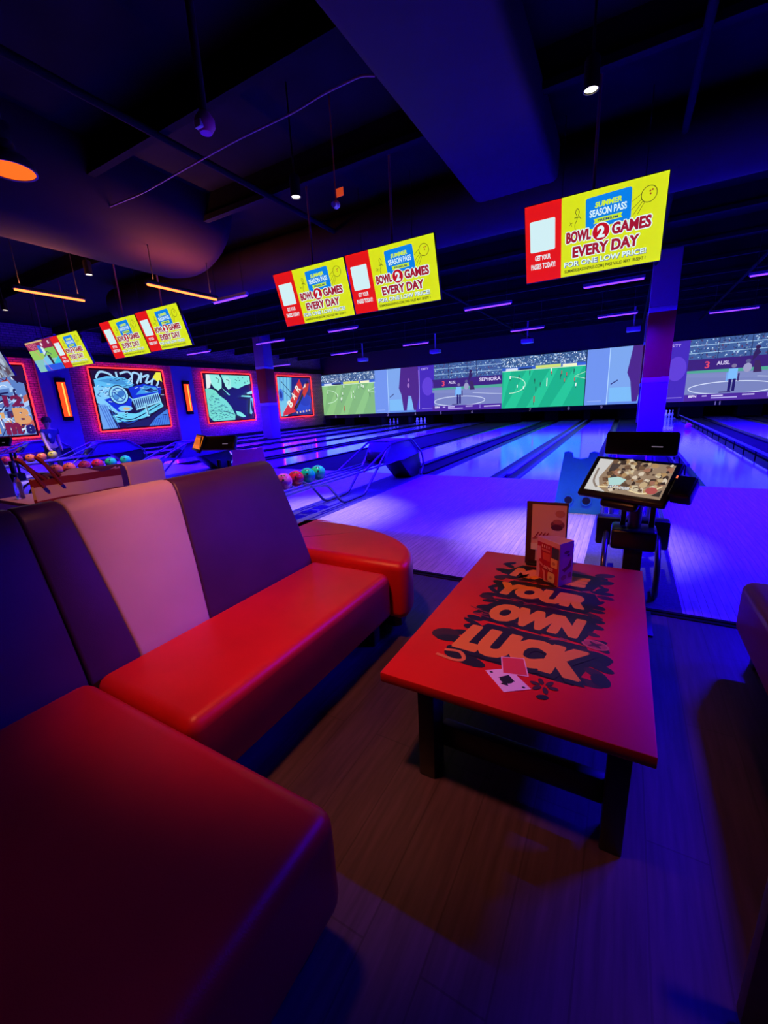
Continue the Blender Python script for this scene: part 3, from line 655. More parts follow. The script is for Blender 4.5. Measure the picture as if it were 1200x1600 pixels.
# ================================================================ HANGING TELEVISIONS
TW, TH = 1.43, .804
def season_ad():
    a = Art(TW, TH, (216, 228, 20), .0003); R, DR, BL, Wt, DG = (226, 22, 14), (160, 22, 44), (8, 128, 232), (222, 246, 250), (70, 82, 20)
    a.rect(0, 0, .284, 1, R); a.rrect(.038, .40, .236, .80, .02, (210, 240, 245))
    a.text('GET YOUR', .075, .285, .2, .355, Wt, .03); a.text('PASSES TODAY!', .042, .17, .238, .245, Wt, .03)
    a.line([(.43, .54), (.395, .56), (.385, .64), (.4, .70), (.398, .75), (.388, .79), (.4, .83), (.415, .79), (.41, .745), (.43, .70)], .008, DG, True); a.line([(.38, .725), (.415, .725)], .01, DG)
    for k in range(4): a.line([(.355, .66), (.355 + .015 * math.cos(k * PI / 2 + .5), .66 + .03 * math.sin(k * PI / 2 + .5))], .006, DG)
    a.ring(.885, .80, .05, .009, DG); a.line([(.84, .76), (.76, .64)], .006, DG); a.line([(.85, .74), (.79, .6)], .006, DG); a.line([(.835, .82), (.78, .76)], .006, DG); a.line([(.86, .72), (.82, .6)], .006, DG)
    for du, dv in ((0, 0), (.015, .01), (.004, -.03)): a.ell(.89 + du, .83 + dv, .006, .011, DR, 8)
    for k in range(4): a.line([(.78, .54), (.78 + .013 * math.cos(k * PI / 2), .54 + .025 * math.sin(k * PI / 2))], .006, DG)
    a.rrect(.462, .555, .775, .925, .03, BL, .03)
    a.text('SUMMER', .525, .79, .71, .855, (210, 240, 30), .04, .15, .03); a.text('SEASON PASS', .49, .69, .745, .775, Wt, .03, 0, .03)
    a.poly([(.52, .6), (.72, .61), (.71, .64), (.72, .67), (.52, .66), (.53, .63)], (200, 235, 40)); a.text('PREMIUM', .55, .618, .69, .648, (20, 60, 110), .03)
    for fat, c in ((.018, Wt), (.004, DR)):
        a.text('BOWL', .325, .43, .505, .565, c, .025, 0, 0, fat); a.text('GAMES', .655, .43, .915, .565, c, .025, 0, 0, fat); a.text('EVERY DAY', .375, .235, .845, .37, c, .025, 0, 0, fat)
    a.ell(.577, .495, .066, .115, Wt); a.ell(.577, .495, .06, .105, (190, 16, 30)); a.text('2', .55, .42, .605, .565, Wt, .05)
    a.text('FOR ONE LOW PRICE!', .313, .118, .903, .188, (86, 96, 150), .06); a.text('FOR ONE LOW PRICE!', .31, .125, .9, .195, Wt, .025)
    a.text('SUMMERSEASONPASS.COM | PASS VALID MAY 18-SEPT 1', .315, .035, .9, .09, (82, 92, 10), .03)
    return a
def poster_ad():
    a = Art(TW, TH, (128, 196, 190), .0006)
    a.rect(0, .72, 1, 1, (136, 22, 70)); a.rect(0, .95, .7, 1, (214, 180, 120)); a.text('EXTRA', .08, .84, .42, .93, (214, 110, 150), .03); a.text('TICKETS', .16, .74, .5, .82, (214, 110, 150), .03)
    a.rect(.0, .4, .55, .72, (150, 205, 90)); a.rect(.6, .38, 1, .72, (130, 200, 80)); a.rect(.3, 0, 1, .2, (20, 84, 224)); a.poly([(.3, .2), (.4, .42), (.6, .5), (.8, .2)], (120, 196, 236)); a.poly([(.7, .2), (1, .42), (1, .2)], (30, 190, 220))
    a.ell(.56, .66, .07, .14, (210, 232, 240)); a.rect(.42, .6, .53, .85, (30, 120, 226)); a.poly([(.66, .2), (.74, .2), (.72, .5), (.62, .5)], (20, 20, 40)); a.line([(.5, .48), (.68, .62), (.8, .5)], .03, (30, 50, 110)); a.ell(.62, .86, .035, .06, (240, 220, 225))
    a.line([(.0, .95), (.3, .6), (.48, .08), (.52, .02)], .02, (235, 90, 120), True); a.text('1', .88, .84, .93, .93, (230, 220, 230), .05)  # pink curve is a neon reflection painted into the picture
    return a
def rocks_ad():
    a = Art(TW, TH, (128, 142, 168), .0006)
    for k in range(40):
        u, v = random.uniform(0, 1), random.uniform(0, .95); r = random.uniform(.04, .13)
        a.poly([(u + r * math.cos(t * PI / 3 + k) * random.uniform(.7, 1.1), v + 1.6 * r * math.sin(t * PI / 3 + k) * random.uniform(.7, 1.1)) for t in range(6)], random.choice([(150, 168, 190), (104, 112, 140), (120, 126, 120), (84, 60, 66), (168, 186, 204)]))
    a.line([(.5, .8), (.7, .5), (.95, .1)], .06, (66, 40, 52), True)
    return a
m_bezel = mat('tv_bezel', (.012, .012, .014), .35)
def television(x, y, z, tilt, a, label, group='televisions'):
    t = thing('television', label, 'television', (x, y, z), group, (math.radians(tilt), 0, 0))
    if isinstance(a, Art): o = a.build('picture', m_tv, t)
    else: o = a.copy(); COL.objects.link(o); o.parent = t
    MB().box(-TW / 2 - .008, TW / 2 + .008, .003, .055, -TH / 2 - .008, TH / 2 + .008, .006).build('casing', m_bezel, t)
    c, s = math.cos(math.radians(tilt)), math.sin(math.radians(tilt))
    MB().box(-.2, .2, .055, .09, -.15, .15).build('wall_mount', m_blk, t)
    # a pole straight up from the back of the set to the ceiling
    p = MB(); L = ZC - z - .026
    p.tube([(0, .07, 0), (0, .07 + L * s, L * c)], .018, 10); p.build('pole', m_pole, t)
    return t, o
m_pole = mat('red_lit_pole', (.25, .10, .09), .5)
t0, adpic = television(-.523, 5.95, 3.196, 18.0, season_ad(), 'hanging television with a season pass advert, alone at the right')
television(-3.135, 5.98, 3.198, 16.5, adpic, 'hanging television with a season pass advert, right one of the central pair')
television(-4.62, 6.02, 3.205, 16.8, adpic, 'hanging television with a season pass advert, left one of the central pair')
television(-8.78, 6.12, 3.203, 16.5, adpic, 'hanging television with a season pass advert, right one of the pair above the car mural')
television(-10.24, 6.12, 3.185, 16.8, adpic, 'hanging television with a season pass advert, left one of the pair above the car mural')
television(-12.9, 6.22, 3.19, 17.5, adpic, 'hanging television with a season pass advert, beside the poster television')
television(-14.36, 6.22, 3.19, 17.0, poster_ad(), 'hanging television with a colourful poster in cyan, green and maroon')
television(-17.2, 6.1, 3.2, 17.0, rocks_ad(), 'hanging television with a grey rocky picture, cut by the left edge')

# ================================================================ PINS, BALLS, BALL RETURNS
pp = [(0, .03), (.026, .0), (.028, .005), (.04, .06), (.058, .115), (.06, .14), (.05, .2), (.03, .25), (.023, .28), (.026, .31), (.032, .345), (.026, .37), (.012, .38), (0, .381)]
pp[0] = (0, 0)
def pins(cx, word, p):
    pin = None
    for r in range(4):
        for k in range(r + 1):
            loc = (cx + (k - r / 2) * .305, 25.86 + r * .264, .001)
            if pin is None:
                pin = tag(MB().lathe(pp, n=16).build('bowling_pin', m_wht), 'white bowling pin racked at the end of ' + word, 'pin', 'pins of ' + word); pin.location = loc
                MB().lathe([(.0275, .262), (.0245, .272), (.0245, .278), (.0265, .29)], n=16).build('neck_stripe', m_colr, pin)
            else: dup(pin, loc)
    light('AREA', 'pit_glow', (cx, 26.0, .52), PIT_W * p, (.05, .05, 1), shape='RECTANGLE', size=1.0, size_y=.5)
pins(1.66, 'the orange ball lane', 1.2); pins(-12.02, 'the fourth lane', .9); pins(-14.1, 'the third lane', .5)

m_hole = mat('finger_hole', (.004, .004, .005), .6)
def ballm(name, c1, c2):
    m = bpy.data.materials.new(name); nt, N, L, P = nodes(m)
    tc = N.new('ShaderNodeTexCoord'); n = N.new('ShaderNodeTexNoise'); n.inputs['Scale'].default_value = 9; n.inputs['Detail'].default_value = 3; n.inputs['Distortion'].default_value = 1.6
    r = N.new('ShaderNodeValToRGB'); r.color_ramp.elements[0].position = .4; r.color_ramp.elements[1].position = .62; r.color_ramp.elements[0].color = (*c1, 1); r.color_ramp.elements[1].color = (*c2, 1)
    L.new(tc.outputs['Object'], n.inputs['Vector']); L.new(n.outputs['Fac'], r.inputs['Fac']); L.new(r.outputs['Color'], P.inputs['Base Color']); P.inputs['Roughness'].default_value = .12; P.inputs['Coat Weight'].default_value = .4
    L.new(r.outputs['Color'], P.inputs['Emission Color']); P.inputs['Emission Strength'].default_value = 0.0
    return m
B = {'pink': ballm('pink_ball', (.75, .05, .35), (.85, .2, .5)), 'red': ballm('red_ball', (.7, .02, .05), (.35, .01, .06)), 'teal': ballm('teal_ball', (.0, .5, .30), (.02, .3, .25)), 'green': ballm('green_ball', (.02, .62, .2), (.02, .45, .2)),
     'orange': ballm('orange_ball', (1.0, .24, .03), (.95, .17, .03)), 'maroon': ballm('maroon_ball', (.28, .01, .05), (.45, .03, .1)), 'yellow': ballm('yellow_ball', (.85, .75, .04), (.6, .62, .03)), 'coral': ballm('coral_ball', (.95, .16, .1), (.8, .1, .09))}
def bowl(x, y, z, k, label, hole=(0.3, -.5, .8), group=None):
    o = tag(MB().ball((0, 0, 0), .108, 32, 18).build('bowling_ball', B[k]), label, 'bowling ball', group); o.location = (x, y, z)
    h = MB(); d = Vector(hole).normalized(); q = d.to_track_quat('Z', 'Y').to_matrix()
    for u, v, r in ((-.016, .02, .012), (.018, .02, .012), (0, -.05, .014)):
        p = (q @ Vector((u, v, .108))).normalized() * .1085
        n = p.normalized(); qq = n.to_track_quat('Z', 'Y').to_matrix()
        h.lathe([(0, .0008), (r, .0004), (r, -.01)], p, 14, qq)
    h.build('finger_holes', m_hole, o)
    return o
def ball_return(cx, label):
    t = thing('ball_return', label, 'ball return', (cx, 0, 0), 'ball returns')
    for s, o_ in ((-.22, 0), (-.075, 0), (.075, 0), (.22, 0)):
        MB().tube([(s, 3.62, .40), (s, 6.5, .42)], .016, 10).build('rail', m_steel, t)
    MB().box(-.24, .24, 3.48, 3.61, .28, .50, .02).build('end_stop', m_blkp, t)
    for s in (-1, 1):
        x = s * .165
        MB().tube([(x, 3.9, .385), (x, 3.42, .385), (x, 3.20, .26), (x, 3.16, .03), (x, 3.35, .02)], .02, 10, bend=.12).build('end_hoop', m_dsteel, t)
        MB().tube([(x, 4.40, .385), (x, 4.60, .36), (x, 4.93, .024), (x, 5.55, .024), (x, 6.42, .70)], .02, 10, bend=.1).build('frame_tube', m_dsteel, t)
        MB().tube([(s * .245, 5.45, .41), (s * .245, 6.40, .76), (s * .245, 7.15, .77), (s * .245, 7.62, .45), (s * .245, 7.70, .2), (s * .245, 7.55, .02)], .018, 10, bend=.1).build('hood_rail', m_dsteel, t)
    MB().prism([(6.15, .43), (6.42, .765), (7.14, .775), (7.58, .45), (6.9, .40)], -.225, .225, 'YZ', .015).build('hood', m_hood, t)
    MB().prism([(6.75, .41), (7.58, .46), (7.68, .2), (7.54, .012), (7.22, .012)], -.20, .20, 'YZ', .015).build('lift_housing', m_blkp, t)
    MB().box(-.15, .15, 6.16, 6.30, .45, .60, .01, rot=Matrix.Rotation(math.radians(-38), 3, 'X')).build('ball_outlet', m_blkp, t)
    MB().box(-.2, .2, 6.46, 7.05, .774, .786, .004).build('top_plate', m_uvh, t)
    return t
m_hood = mat('dark_blue_hood', (.10, .10, .16), .28, noise=.05)
ball_return(-3.72, 'ball return with red and green balls in front of the long red sofa')
ball_return(.11, 'ball return behind the order kiosk')
ball_return(-9.2, 'ball return with red, orange and green balls behind the striped bag')
ball_return(-13.1, 'ball return where the person reaches for the yellow ball')
ball_return(-17.4, 'ball return farthest left, against the brick wall')
for x in (-3.72, .11, -9.2, -13.1, -17.4):
    struct(MB().box(x - .32, x + .32, 3.06, FOUL - .01, .0, .006).build('floor_strip', m_strip, smooth=False), {-3.72: 'dark blue floor strip under the nearest visible ball rack', .11: 'dark blue floor strip behind the order kiosk', -9.2: 'dark blue floor strip under the rack of green and red balls', -13.1: 'dark blue floor strip beside the person', -17.4: 'dark blue floor strip farthest left'}[x], 'floor')
ZB = .405 + .016 + .10
for i, (y, k, l) in enumerate(((4.62, 'green', 'bright green bowling ball, first on the rack beyond the sofa'), (4.39, 'teal', 'teal bowling ball with finger holes, beside the bright green one'), (4.15, 'red', 'red swirled bowling ball next to the teal one'), (3.92, 'pink', 'pink bowling ball half hidden by the sofa back'))):
    bowl(-3.72, y, ZB, k, l, (.5, -.6, .75), 'balls on the nearest visible rack')
for y, k, l in ((5.02, 'green', 'mint green bowling ball farthest along the rack behind the bag'), (4.72, 'green', 'green bowling ball second along the rack behind the bag'), (4.46, 'red', 'red bowling ball beside the green ones behind the bag'), (4.22, 'maroon', 'dark red bowling ball behind the bag'), (3.95, 'coral', 'orange bowling ball behind the bag'), (3.735, 'coral', 'coral bowling ball half hidden by the bag straps')):
    bowl(-9.2, y, ZB, k, l, (.5, -.4, .8), 'balls on the rack behind the bag')
for y, k, l in ((5.07, 'orange', 'orange bowling ball nearest the yellow one'), (4.82, 'orange', 'orange bowling ball second from the yellow one'), (4.56, 'maroon', 'maroon bowling ball on the rack by the person'), (4.33, 'red', 'dark red bowling ball at the left edge')):
    bowl(-13.1, y, ZB, k, l, (.5, -.4, .8), 'balls on the rack by the person')
bowl(-13.1, 5.32, ZB + .02, 'yellow', 'yellow bowling ball under the hand of the person', (.5, -.4, .8))
bowl(.11, 4.02, ZB, 'red', 'red bowling ball glimpsed behind the kiosk post, nearer', (.5, -.4, .8)); bowl(.11, 4.24, ZB, 'coral', 'coral bowling ball glimpsed behind the kiosk post, farther', (.5, -.4, .8))
B['bright'] = ballm('bright_orange_ball', (1.0, .16, .14), (1.0, .22, .18))
bowl(1.99, 18.6, .11, 'bright', 'orange bowling ball rolling down the lane right of the column', (.1, -.5, .8))
# bumper rails each side of the orange ball's lane
for x, l in ((2.33, 'raised bumper rail on the right side of the orange ball lane'), (.99, 'raised bumper rail on the left side of the orange ball lane')):
    t = thing('bumper_rail', l, 'bumper', (x, 0, 0), 'bumper rails')
    MB().tube([(0, 8.6, .16), (0, 25.5, .16)], .028, 10).build('rail', m_cap, t)
    for k in range(17): MB().cyl((0, 8.9 + k, -.06), (0, 8.9 + k, .15), .012, 8).build('post', m_dark, t)

# ---------------------------------------------------------------- ramps for small bowlers
def ramp(x, y, rz, m, label, h=.74, w=.56, dip=1.0):
    """moulded plastic ramp: curved ball channel on top between two side walls"""
    t = thing('bowling_ramp', label, 'ball ramp', (x, y, 0), None, (0, 0, rz))
    n = 14; prof = []
    for k in range(n + 1):
        s = k / n; yy = -.02 + s * .95; zz = h * (1 - s) ** 1.7 * (1 - .12 * math.exp(-((s) / .06) ** 2)) + .03; prof.append((yy, zz))
    bm = bmesh.new(); rows = []
    for yy, zz in prof:
        s = (yy + .02) / .95; wt = w * (.72 + .1 * s) / 2; wb = w * (1.0) / 2 * (.98)
        ht = zz
        row = [(-wb, yy, 0), (-wt, yy, ht), (-wt + .045, yy, ht + .012), (-wt + .09, yy, ht - .005), (-wt * .45, yy, ht - .062 * dip), (0, yy, ht - .078 * dip), (wt * .45, yy, ht - .062 * dip), (wt - .09, yy, ht - .005), (wt - .045, yy, ht + .012), (wt, yy, ht), (wb, yy, 0)]
        row = [(a, b, max(c, 0.0)) for a, b, c in row]
        rows.append([bm.verts.new(p) for p in row])
    for a, b in zip(rows, rows[1:]):
        for k in range(10): bm.faces.new((a[k], a[k + 1], b[k + 1], b[k]))
    # back bulges out to the foot
    fr = rows[0]; bk = [bm.verts.new((v.co.x * (1.06 if v.co.z < .2 else .98), -.06 - .10 * (1 - v.co.z / h), v.co.z)) for v in fr]
    for k in range(10): bm.faces.new((fr[k + 1], fr[k], bk[k], bk[k + 1]))
    mid = [bm.verts.new((v.co.x * 1.03, -.13, .22)) for v in (bk[0], bk[10])]
    bm.faces.new(bk[::-1])
    A = MB(); A.join(bm); A.build('body', m, t, angle=50)
    rr = .045
    for k in (-1, 1):
        MB().lathe([(rr, 0), (rr * 1.35, .008), (rr * 1.45, .0), (rr, -.01)], (-.10 * k, -.155, .16), 20, Matrix.Rotation(PI / 2, 3, 'X')).build('hand_hole_rim', m, t)
        MB().lathe([(0, .004), (rr, .004)], (-.10 * k, -.155, .16), 20, Matrix.Rotation(PI / 2, 3, 'X')).build('hand_hole', m_hole, t)
    return t
m_rampb = mat('blue_ramp_plastic', (.03, .36, .62), .35, noise=.04)
m_rampp = mat('pink_ramp_plastic', (.9, .06, .62), .35, noise=.04)
ramp(-.43, 5.62, 0, m_rampb, 'light blue plastic bowling ramp beside the order kiosk', .80, .52)
ramp(-5.2, 4.75, math.radians(48), m_rampp, 'pink plastic bowling ramp behind the long red sofa', .92, .64, .15)

# ================================================================ SOFAS
def rounded_seat(name, x0, x1, y0, y1, z0, z1, m, parent, r=.06):
    return MB().box(x0, x1, y0, y1, z0, z1, r, 5).build(name, m, parent, angle=60)
# back profile: (distance behind the seat junction, height)
BP = [(0.0, .40), (-.015, .47), (-.10, .72), (-.20, .98), (-.235, 1.05), (-.262, 1.085), (-.30, 1.10), (-.345, 1.10), (-.375, 1.085), (-.39, 1.05), (-.39, .12), (-.02, .12)]
def back_panel(m, parent, s, yl, yr, label=None):
    """yl, yr = (bottom, top) Y of the panel's two edges; s = +1 when the sofa faces +X"""
    bm = bmesh.new(); A = []; Bv = []
    for d, z in BP:
        f = max(0, min(1, (z - .44) / .66))
        if d < -.37: f = 1.0 if z > 1 else .5
        A.append(bm.verts.new((s * d, yl[0] + (yl[1] - yl[0]) * f, z))); Bv.append(bm.verts.new((s * d, yr[0] + (yr[1] - yr[0]) * f, z)))
    n = len(BP)
    bm.faces.new(A); bm.faces.new(Bv[::-1])
    for k in range(n): bm.faces.new((A[k], Bv[k], Bv[(k + 1) % n], A[(k + 1) % n]))
    bmesh.ops.recalc_face_normals(bm, faces=bm.faces)
    ends = [e for e in bm.edges if (e.verts[0] in A and e.verts[1] in A) or (e.verts[0] in Bv and e.verts[1] in Bv)]
    bmesh.ops.bevel(bm, geom=ends, offset=.012, segments=3, affect='EDGES', profile=.5)
    q = MB(); q.join(bm); o = q.build('back_panel', m, parent, angle=35)
    if label: o['label'] = label
    return o
def leg(parent, x, y, h=.17):
    return MB().box(x - .035, x + .035, y - .035, y + .035, 0, h, .006).build('leg', m_blk, parent)
def long_sofa(X, s, y0, y1, label, stripes=True, group=None, zs=.46):
    t = thing('sofa', label, 'sofa', (X, 0, 0), group)
    rounded_seat('seat', min(0, s * .58), max(0, s * .58), y0, y1, .17, zs, m_red, t, .05)
    if stripes == 'wide':
        back_panel(m_pur, t, s, (y0, y0), (y1 - .30, y1 - .30)); back_panel(m_whv, t, s, (y1 - .30, y1 - .30), (y1 - .02, y1 - .02), 'white vinyl back panel')
    elif stripes:
        back_panel(m_pur, t, s, (y0, y0), (y0 + .20, y0 + .155)); back_panel(m_whv, t, s, (y0 + .20, y0 + .155), (y0 + .545, y0 + .645), 'white vinyl back stripe'); back_panel(m_pur, t, s, (y0 + .545, y0 + .645), (y1, y1 - .015))
    else: back_panel(m_pur, t, s, (y0, y0), (y1, y1))
    MB().box(min(-s * .30, s * .42), max(-s * .30, s * .42), y0 + .05, y1 - .05, .10, .17).build('base_frame', m_blk, t)
    for xx in (.46, -.30):
        for yy in (y0 + .1, y1 - .06): leg(t, s * xx, yy, .12)
    return t
s0 = long_sofa(-1.70, 1, .635, 1.985, 'long red sofa with a pinkish white striped purple back')
def corner_sofa(X, y0, y1, label):
    t = thing('corner_sofa', label, 'sofa', (X, 0, 0))
    rounded_seat('seat', 0, 1.165, y0, y1, .15, .472, m_red, t, .055)
    back_panel(m_pur, t, 1, (y0, y0), (y1 - .002, y1 + .004))
    MB().box(-.30, 1.03, y0 + .05, y1 - .06, .08, .15).build('base_frame', m_blk, t)
    for xx in (1.05, -.30):
        for yy in (y0 + .1, y1 - .09): leg(t, xx, yy, .12)
    return t
c0 = corner_sofa(-1.70, -1.1, .63, 'red corner seat filling the lower left, plain purple back')
def bolster(label, X):
    t = thing('rounded_ottoman', label, 'ottoman', (X, 0, 0))
    pts = [(-.42, 1.99), (.62, 1.99)]
    for k in range(0, 19):
        a = k / 18 * PI * .62; pts.append((-.30 + .955 * math.cos(a) ** 1.0, 2.03 + .60 * math.sin(a)))
    pts.append((-.52, 2.58)); pts.append((-.52, 1.99 + .02)); pts[0] = (-.50, 1.99)
    A = MB().prism(pts, .15, .515, 'XY'); es = [e for e in A.bm.edges if abs(e.verts[0].co.z - e.verts[1].co.z) < 1e-4]
    bmesh.ops.bevel(A.bm, geom=es, offset=.05, segments=5, affect='EDGES', profile=.5)
    A.build('cushion', m_red, t, angle=50)
    MB().prism([(x * .88 - .0, 2.06 + (y - 1.99) * .82) for x, y in pts], .06, .15, 'XY').build('base_frame', m_blk, t)
    for x, y in ((.40, 2.12), (-.40, 2.12), (-.2, 2.42)): leg(t, x, y, .07)
    return t
b0 = bolster('rounded red ottoman at the far end of the long sofa', -1.70)
dup(s0, (-5.85, .0, 0), 'red sofa of the next booth, seen behind at the left edge')
sr_ = long_sofa(1.17, -1, 1.15, 2.62, 'red bench cut by the right edge of the picture', False)
sr2 = long_sofa(-3.42, -1, 1.18, 1.95, 'white backed sofa of the next booth, seen from behind', 'wide', zs=.45)
t = thing('booth_divider', 'dark grey divider panel at the lower right edge', 'divider', (.44, .92, 0))
MB().box(-.105, .4, -.02, .02, .02, .70, .01).build('panel', mat('grey_laminate', (.4, .34, .36), .5, noise=.1), t)
MB().box(-.06, .0, -.10, .10, 0, .02, .004).box(.3, .36, -.10, .10, 0, .02, .004).build('foot', m_blk, t)

# striped bag lying on the next booth's sofa back
def bag():
    t = thing('striped_bag', 'white and maroon striped bag with dark straps on the next sofa back', 'bag', (-2.985, 1.32, .70))
    bm = bmesh.new(); nx, ny = 14, 10; V = []
    for i in range(nx + 1):
        for j in range(ny + 1):
            u, v = i / nx, j / ny
            b = math.sin(PI * u) * .05 * math.sin(PI * min(1, v * 1.1)) + .008 * math.sin(11 * u + 4 * v)
            V.append((.50 * (u - .5), b * .4, .40 * v * (1 - .06 * math.sin(3 * PI * u))))
    F = [(i * (ny + 1) + j, (i + 1) * (ny + 1) + j, (i + 1) * (ny + 1) + j + 1, i * (ny + 1) + j + 1) for i in range(nx) for j in range(ny)]
    f = [bm.verts.new((x, -y - .02, z)) for x, y, z in V]; k = [bm.verts.new((x, y + .02, z)) for x, y, z in V]
    for q in F: bm.faces.new([f[i] for i in q]); bm.faces.new([k[i] for i in q][::-1])
    A = MB(); A.join(bm)
    A.move(Matrix.Rotation(PI / 2, 4, 'Z')); A.build('body', m_bag, t)
    for q in (0, .09): MB().tube([(.03, -.20 + q, .34), (.02, -.27 + q, .50), (.0, -.29 + q, 0.52), (.0, -.17 + q, .37)], .010, 8, bend=.03).build('strap', mat('maroon_strap', (.20, .015, .05), .7), t)
    return t
m_bag = bpy.data.materials.new('striped_cloth'); nt, N, L, P = nodes(m_bag)
tc = N.new('ShaderNodeTexCoord'); wv = N.new('ShaderNodeTexWave'); wv.bands_direction = 'Z'; wv.inputs['Scale'].default_value = 2.6; wv.inputs['Distortion'].default_value = 1.6; wv.inputs['Detail Scale'].default_value = .8
rp = N.new('ShaderNodeValToRGB'); rp.color_ramp.interpolation = 'CONSTANT'; rp.color_ramp.elements[1].position = .3; rp.color_ramp.elements[0].color = (.22, .015, .04, 1); rp.color_ramp.elements[1].color = (.62, .5, .55, 1)
L.new(tc.outputs['Object'], wv.inputs['Vector']); L.new(wv.outputs['Fac'], rp.inputs['Fac']); L.new(rp.outputs['Color'], P.inputs['Base Color']); P.inputs['Roughness'].default_value = .8
bag()

# ================================================================ COFFEE TABLE
m_top = mat('red_table_laminate', (.60, .012, .014), .40, spec=.3, noise=.05, nscale=5)
T = thing('coffee_table', 'low red coffee table printed with big orange letters', 'table', (-.285, 1.87, 0))
TX, TY = .44, .71
MB().box(-TX, TX, -TY, TY, .405, .445, .004).build('tabletop', m_top, T)
for sx in (-.275, .355):
    for sy in (-.62, .62):
        MB().box(sx - .032, sx + .032, sy - .05, sy + .05, 0, .405, .004).build('leg', m_blk, T)
for sx in (-.275, .355): MB().box(sx - .025, sx + .025, -.57, .57, .335, .403, .004).build('side_rail', m_blk, T)
MB().box(-.243, .323, -.60, -.57, .335, .403).build('front_rail', m_blk, T)
MB().box(-.243, .323, -.585, -.545, .09, .19, .004).build('stretcher', m_blk, T)
def luck():
    a = Art(.80, 1.30, (0, 0, 0), .000015); a.v, a.f, a.c, a.lay = [], [], [], 0
    K, K2, OR, PK = (26, 12, 34), (58, 18, 36), (222, 136, 44), (214, 120, 120)
    X = lambda x: (x + .285) / .80 + .5
    Y = lambda y: (y - 1.87) / 1.30 + .5
    def blob(x, y, rx, ry, c, rot=0.0, n=14, jag=.0):
        a.poly([(X(x + math.cos(rot) * rx * math.cos(t) - math.sin(rot) * ry * math.sin(t)), Y(y + math.sin(rot) * rx * math.cos(t) + math.cos(rot) * ry * math.sin(t))) for t in [2 * PI * k / n for k in range(n)]], c)
    rows = [(2.30, .20), (2.06, .215), (1.81, .225), (1.53, .25)]
    for y, hh in rows:
        a.poly([(X(-.50), Y(y - hh * .52)), (X(-.08), Y(y - hh * .6)), (X(-.03), Y(y + hh * .1)), (X(-.06), Y(y + hh * .5)), (X(-.46), Y(y + hh * .58)), (X(-.52), Y(y + hh * .1))], K)
    rd = random.Random(3)
    for y, hh in rows:       # leaves sticking out left and right of every word
        for k in range(5):
            yy = y + hh * (-.5 + k * .25); blob(-.505 - rd.random() * .04, yy + rd.random() * .03, .03 + rd.random() * .025, .014 + rd.random() * .014, rd.choice([K, K, K2]), PI - .9 + rd.random() * 1.8); blob(-.06 + rd.random() * .05, yy + rd.random() * .03, .03 + rd.random() * .025, .014 + rd.random() * .014, rd.choice([K, K, K2]), -.9 + rd.random() * 1.8)
    for k in range(26): blob(-.5 + rd.random() * .44, rd.choice([2.19, 1.94, 1.68]) + rd.random() * .04 - .02, .035, .007, rd.choice([K2, (120, 30, 50), (150, 60, 70), K]), rd.random() * 1.2 - .6)
    blob(-.60, 1.515, .06, .045, K2, .3); blob(-.57, 1.49, .06, .025, K, .3); blob(-.47, 1.375, .09, .032, K, -.2); blob(-.01, 1.60, .05, .026, K, -.4); blob(-.005, 1.53, .05, .022, K, -.4); blob(.0, 1.45, .04, .03, K, -1.0)
    blob(-.03, 1.68, .052, .034, (196, 96, 84), -.2); blob(-.03, 1.68, .044, .027, (170, 60, 70), -.2); blob(-.03, 1.68, .03, .008, (70, 16, 40), .5); blob(-.03, 1.68, .03, .008, (70, 16, 40), -.8)
    a.line([(X(-.58), Y(1.80)), (X(-.5), Y(1.77)), (X(-.4), Y(1.76)), (X(-.55), Y(1.74)), (X(-.4), Y(1.72)), (X(-.3), Y(1.735))], .006, (130, 40, 60), True)
    for tx, x0, x1, y0, y1 in (('MAKE', -.50, -.09, 2.225, 2.365), ('YOUR', -.52, -.085, 1.975, 2.135), ('OWN', -.485, -.075, 1.70, 1.885), ('LUCK', -.545, -.045, 1.415, 1.63)):
        a.text(tx, X(x0 + .018), Y(y0 - .008), X(x1 + .006), Y(y1 - .022), K, .05, .14, -.05, .012)
        a.text(tx, X(x0 + .01), Y(y0 + .01), X(x1 - .01), Y(y1 - .01), OR, .05, .14, -.05, .006)
    a.line([(X(-.56), Y(1.40)), (X(-.5), Y(1.41)), (X(-.47), Y(1.37)), (X(-.5), Y(1.35)), (X(-.58), Y(1.36))], .012, (214, 130, 60), True)
    def card(pts, c, edge):
        q = [(X(x), Y(y)) for x, y in pts]; a.poly(q, edge); cx = sum(p[0] for p in q) / 4; cy = sum(p[1] for p in q) / 4
        a.poly([(cx + (u - cx) * .9, cy + (v - cy) * .92) for u, v in q], c); return cx, cy
    card([(-.375, 1.335), (-.285, 1.245), (-.205, 1.30), (-.30, 1.385)], (226, 206, 206), (226, 206, 206))
    a.ell(X(-.292), Y(1.312), .03, .014, K, 12); a.poly([(X(-.292), Y(1.345)), (X(-.262), Y(1.315)), (X(-.322), Y(1.315))], K); a.poly([(X(-.292), Y(1.312)), (X(-.278), Y(1.283)), (X(-.306), Y(1.283))], K); a.ell(X(-.352), Y(1.335), .008, .004, K, 8); a.ell(X(-.23), Y(1.298), .008, .004, K, 8)
    card([(-.345, 1.445), (-.315, 1.345), (-.225, 1.365), (-.262, 1.47)], (206, 54, 64), (226, 196, 196))
    for k in range(6): blob(-.17 + .03 * math.cos(k), 1.335 + .024 * math.sin(k), .018, .009, K2, k)
    blob(-.165, 1.275, .02, .012, K, .3)
    return a
lk = luck().build('printed_lettering', m_print, T, clip=False)
lk.matrix_local = Matrix.Translation((0, 0, .4452)) @ Matrix.Rotation(-PI / 2, 4, 'X')
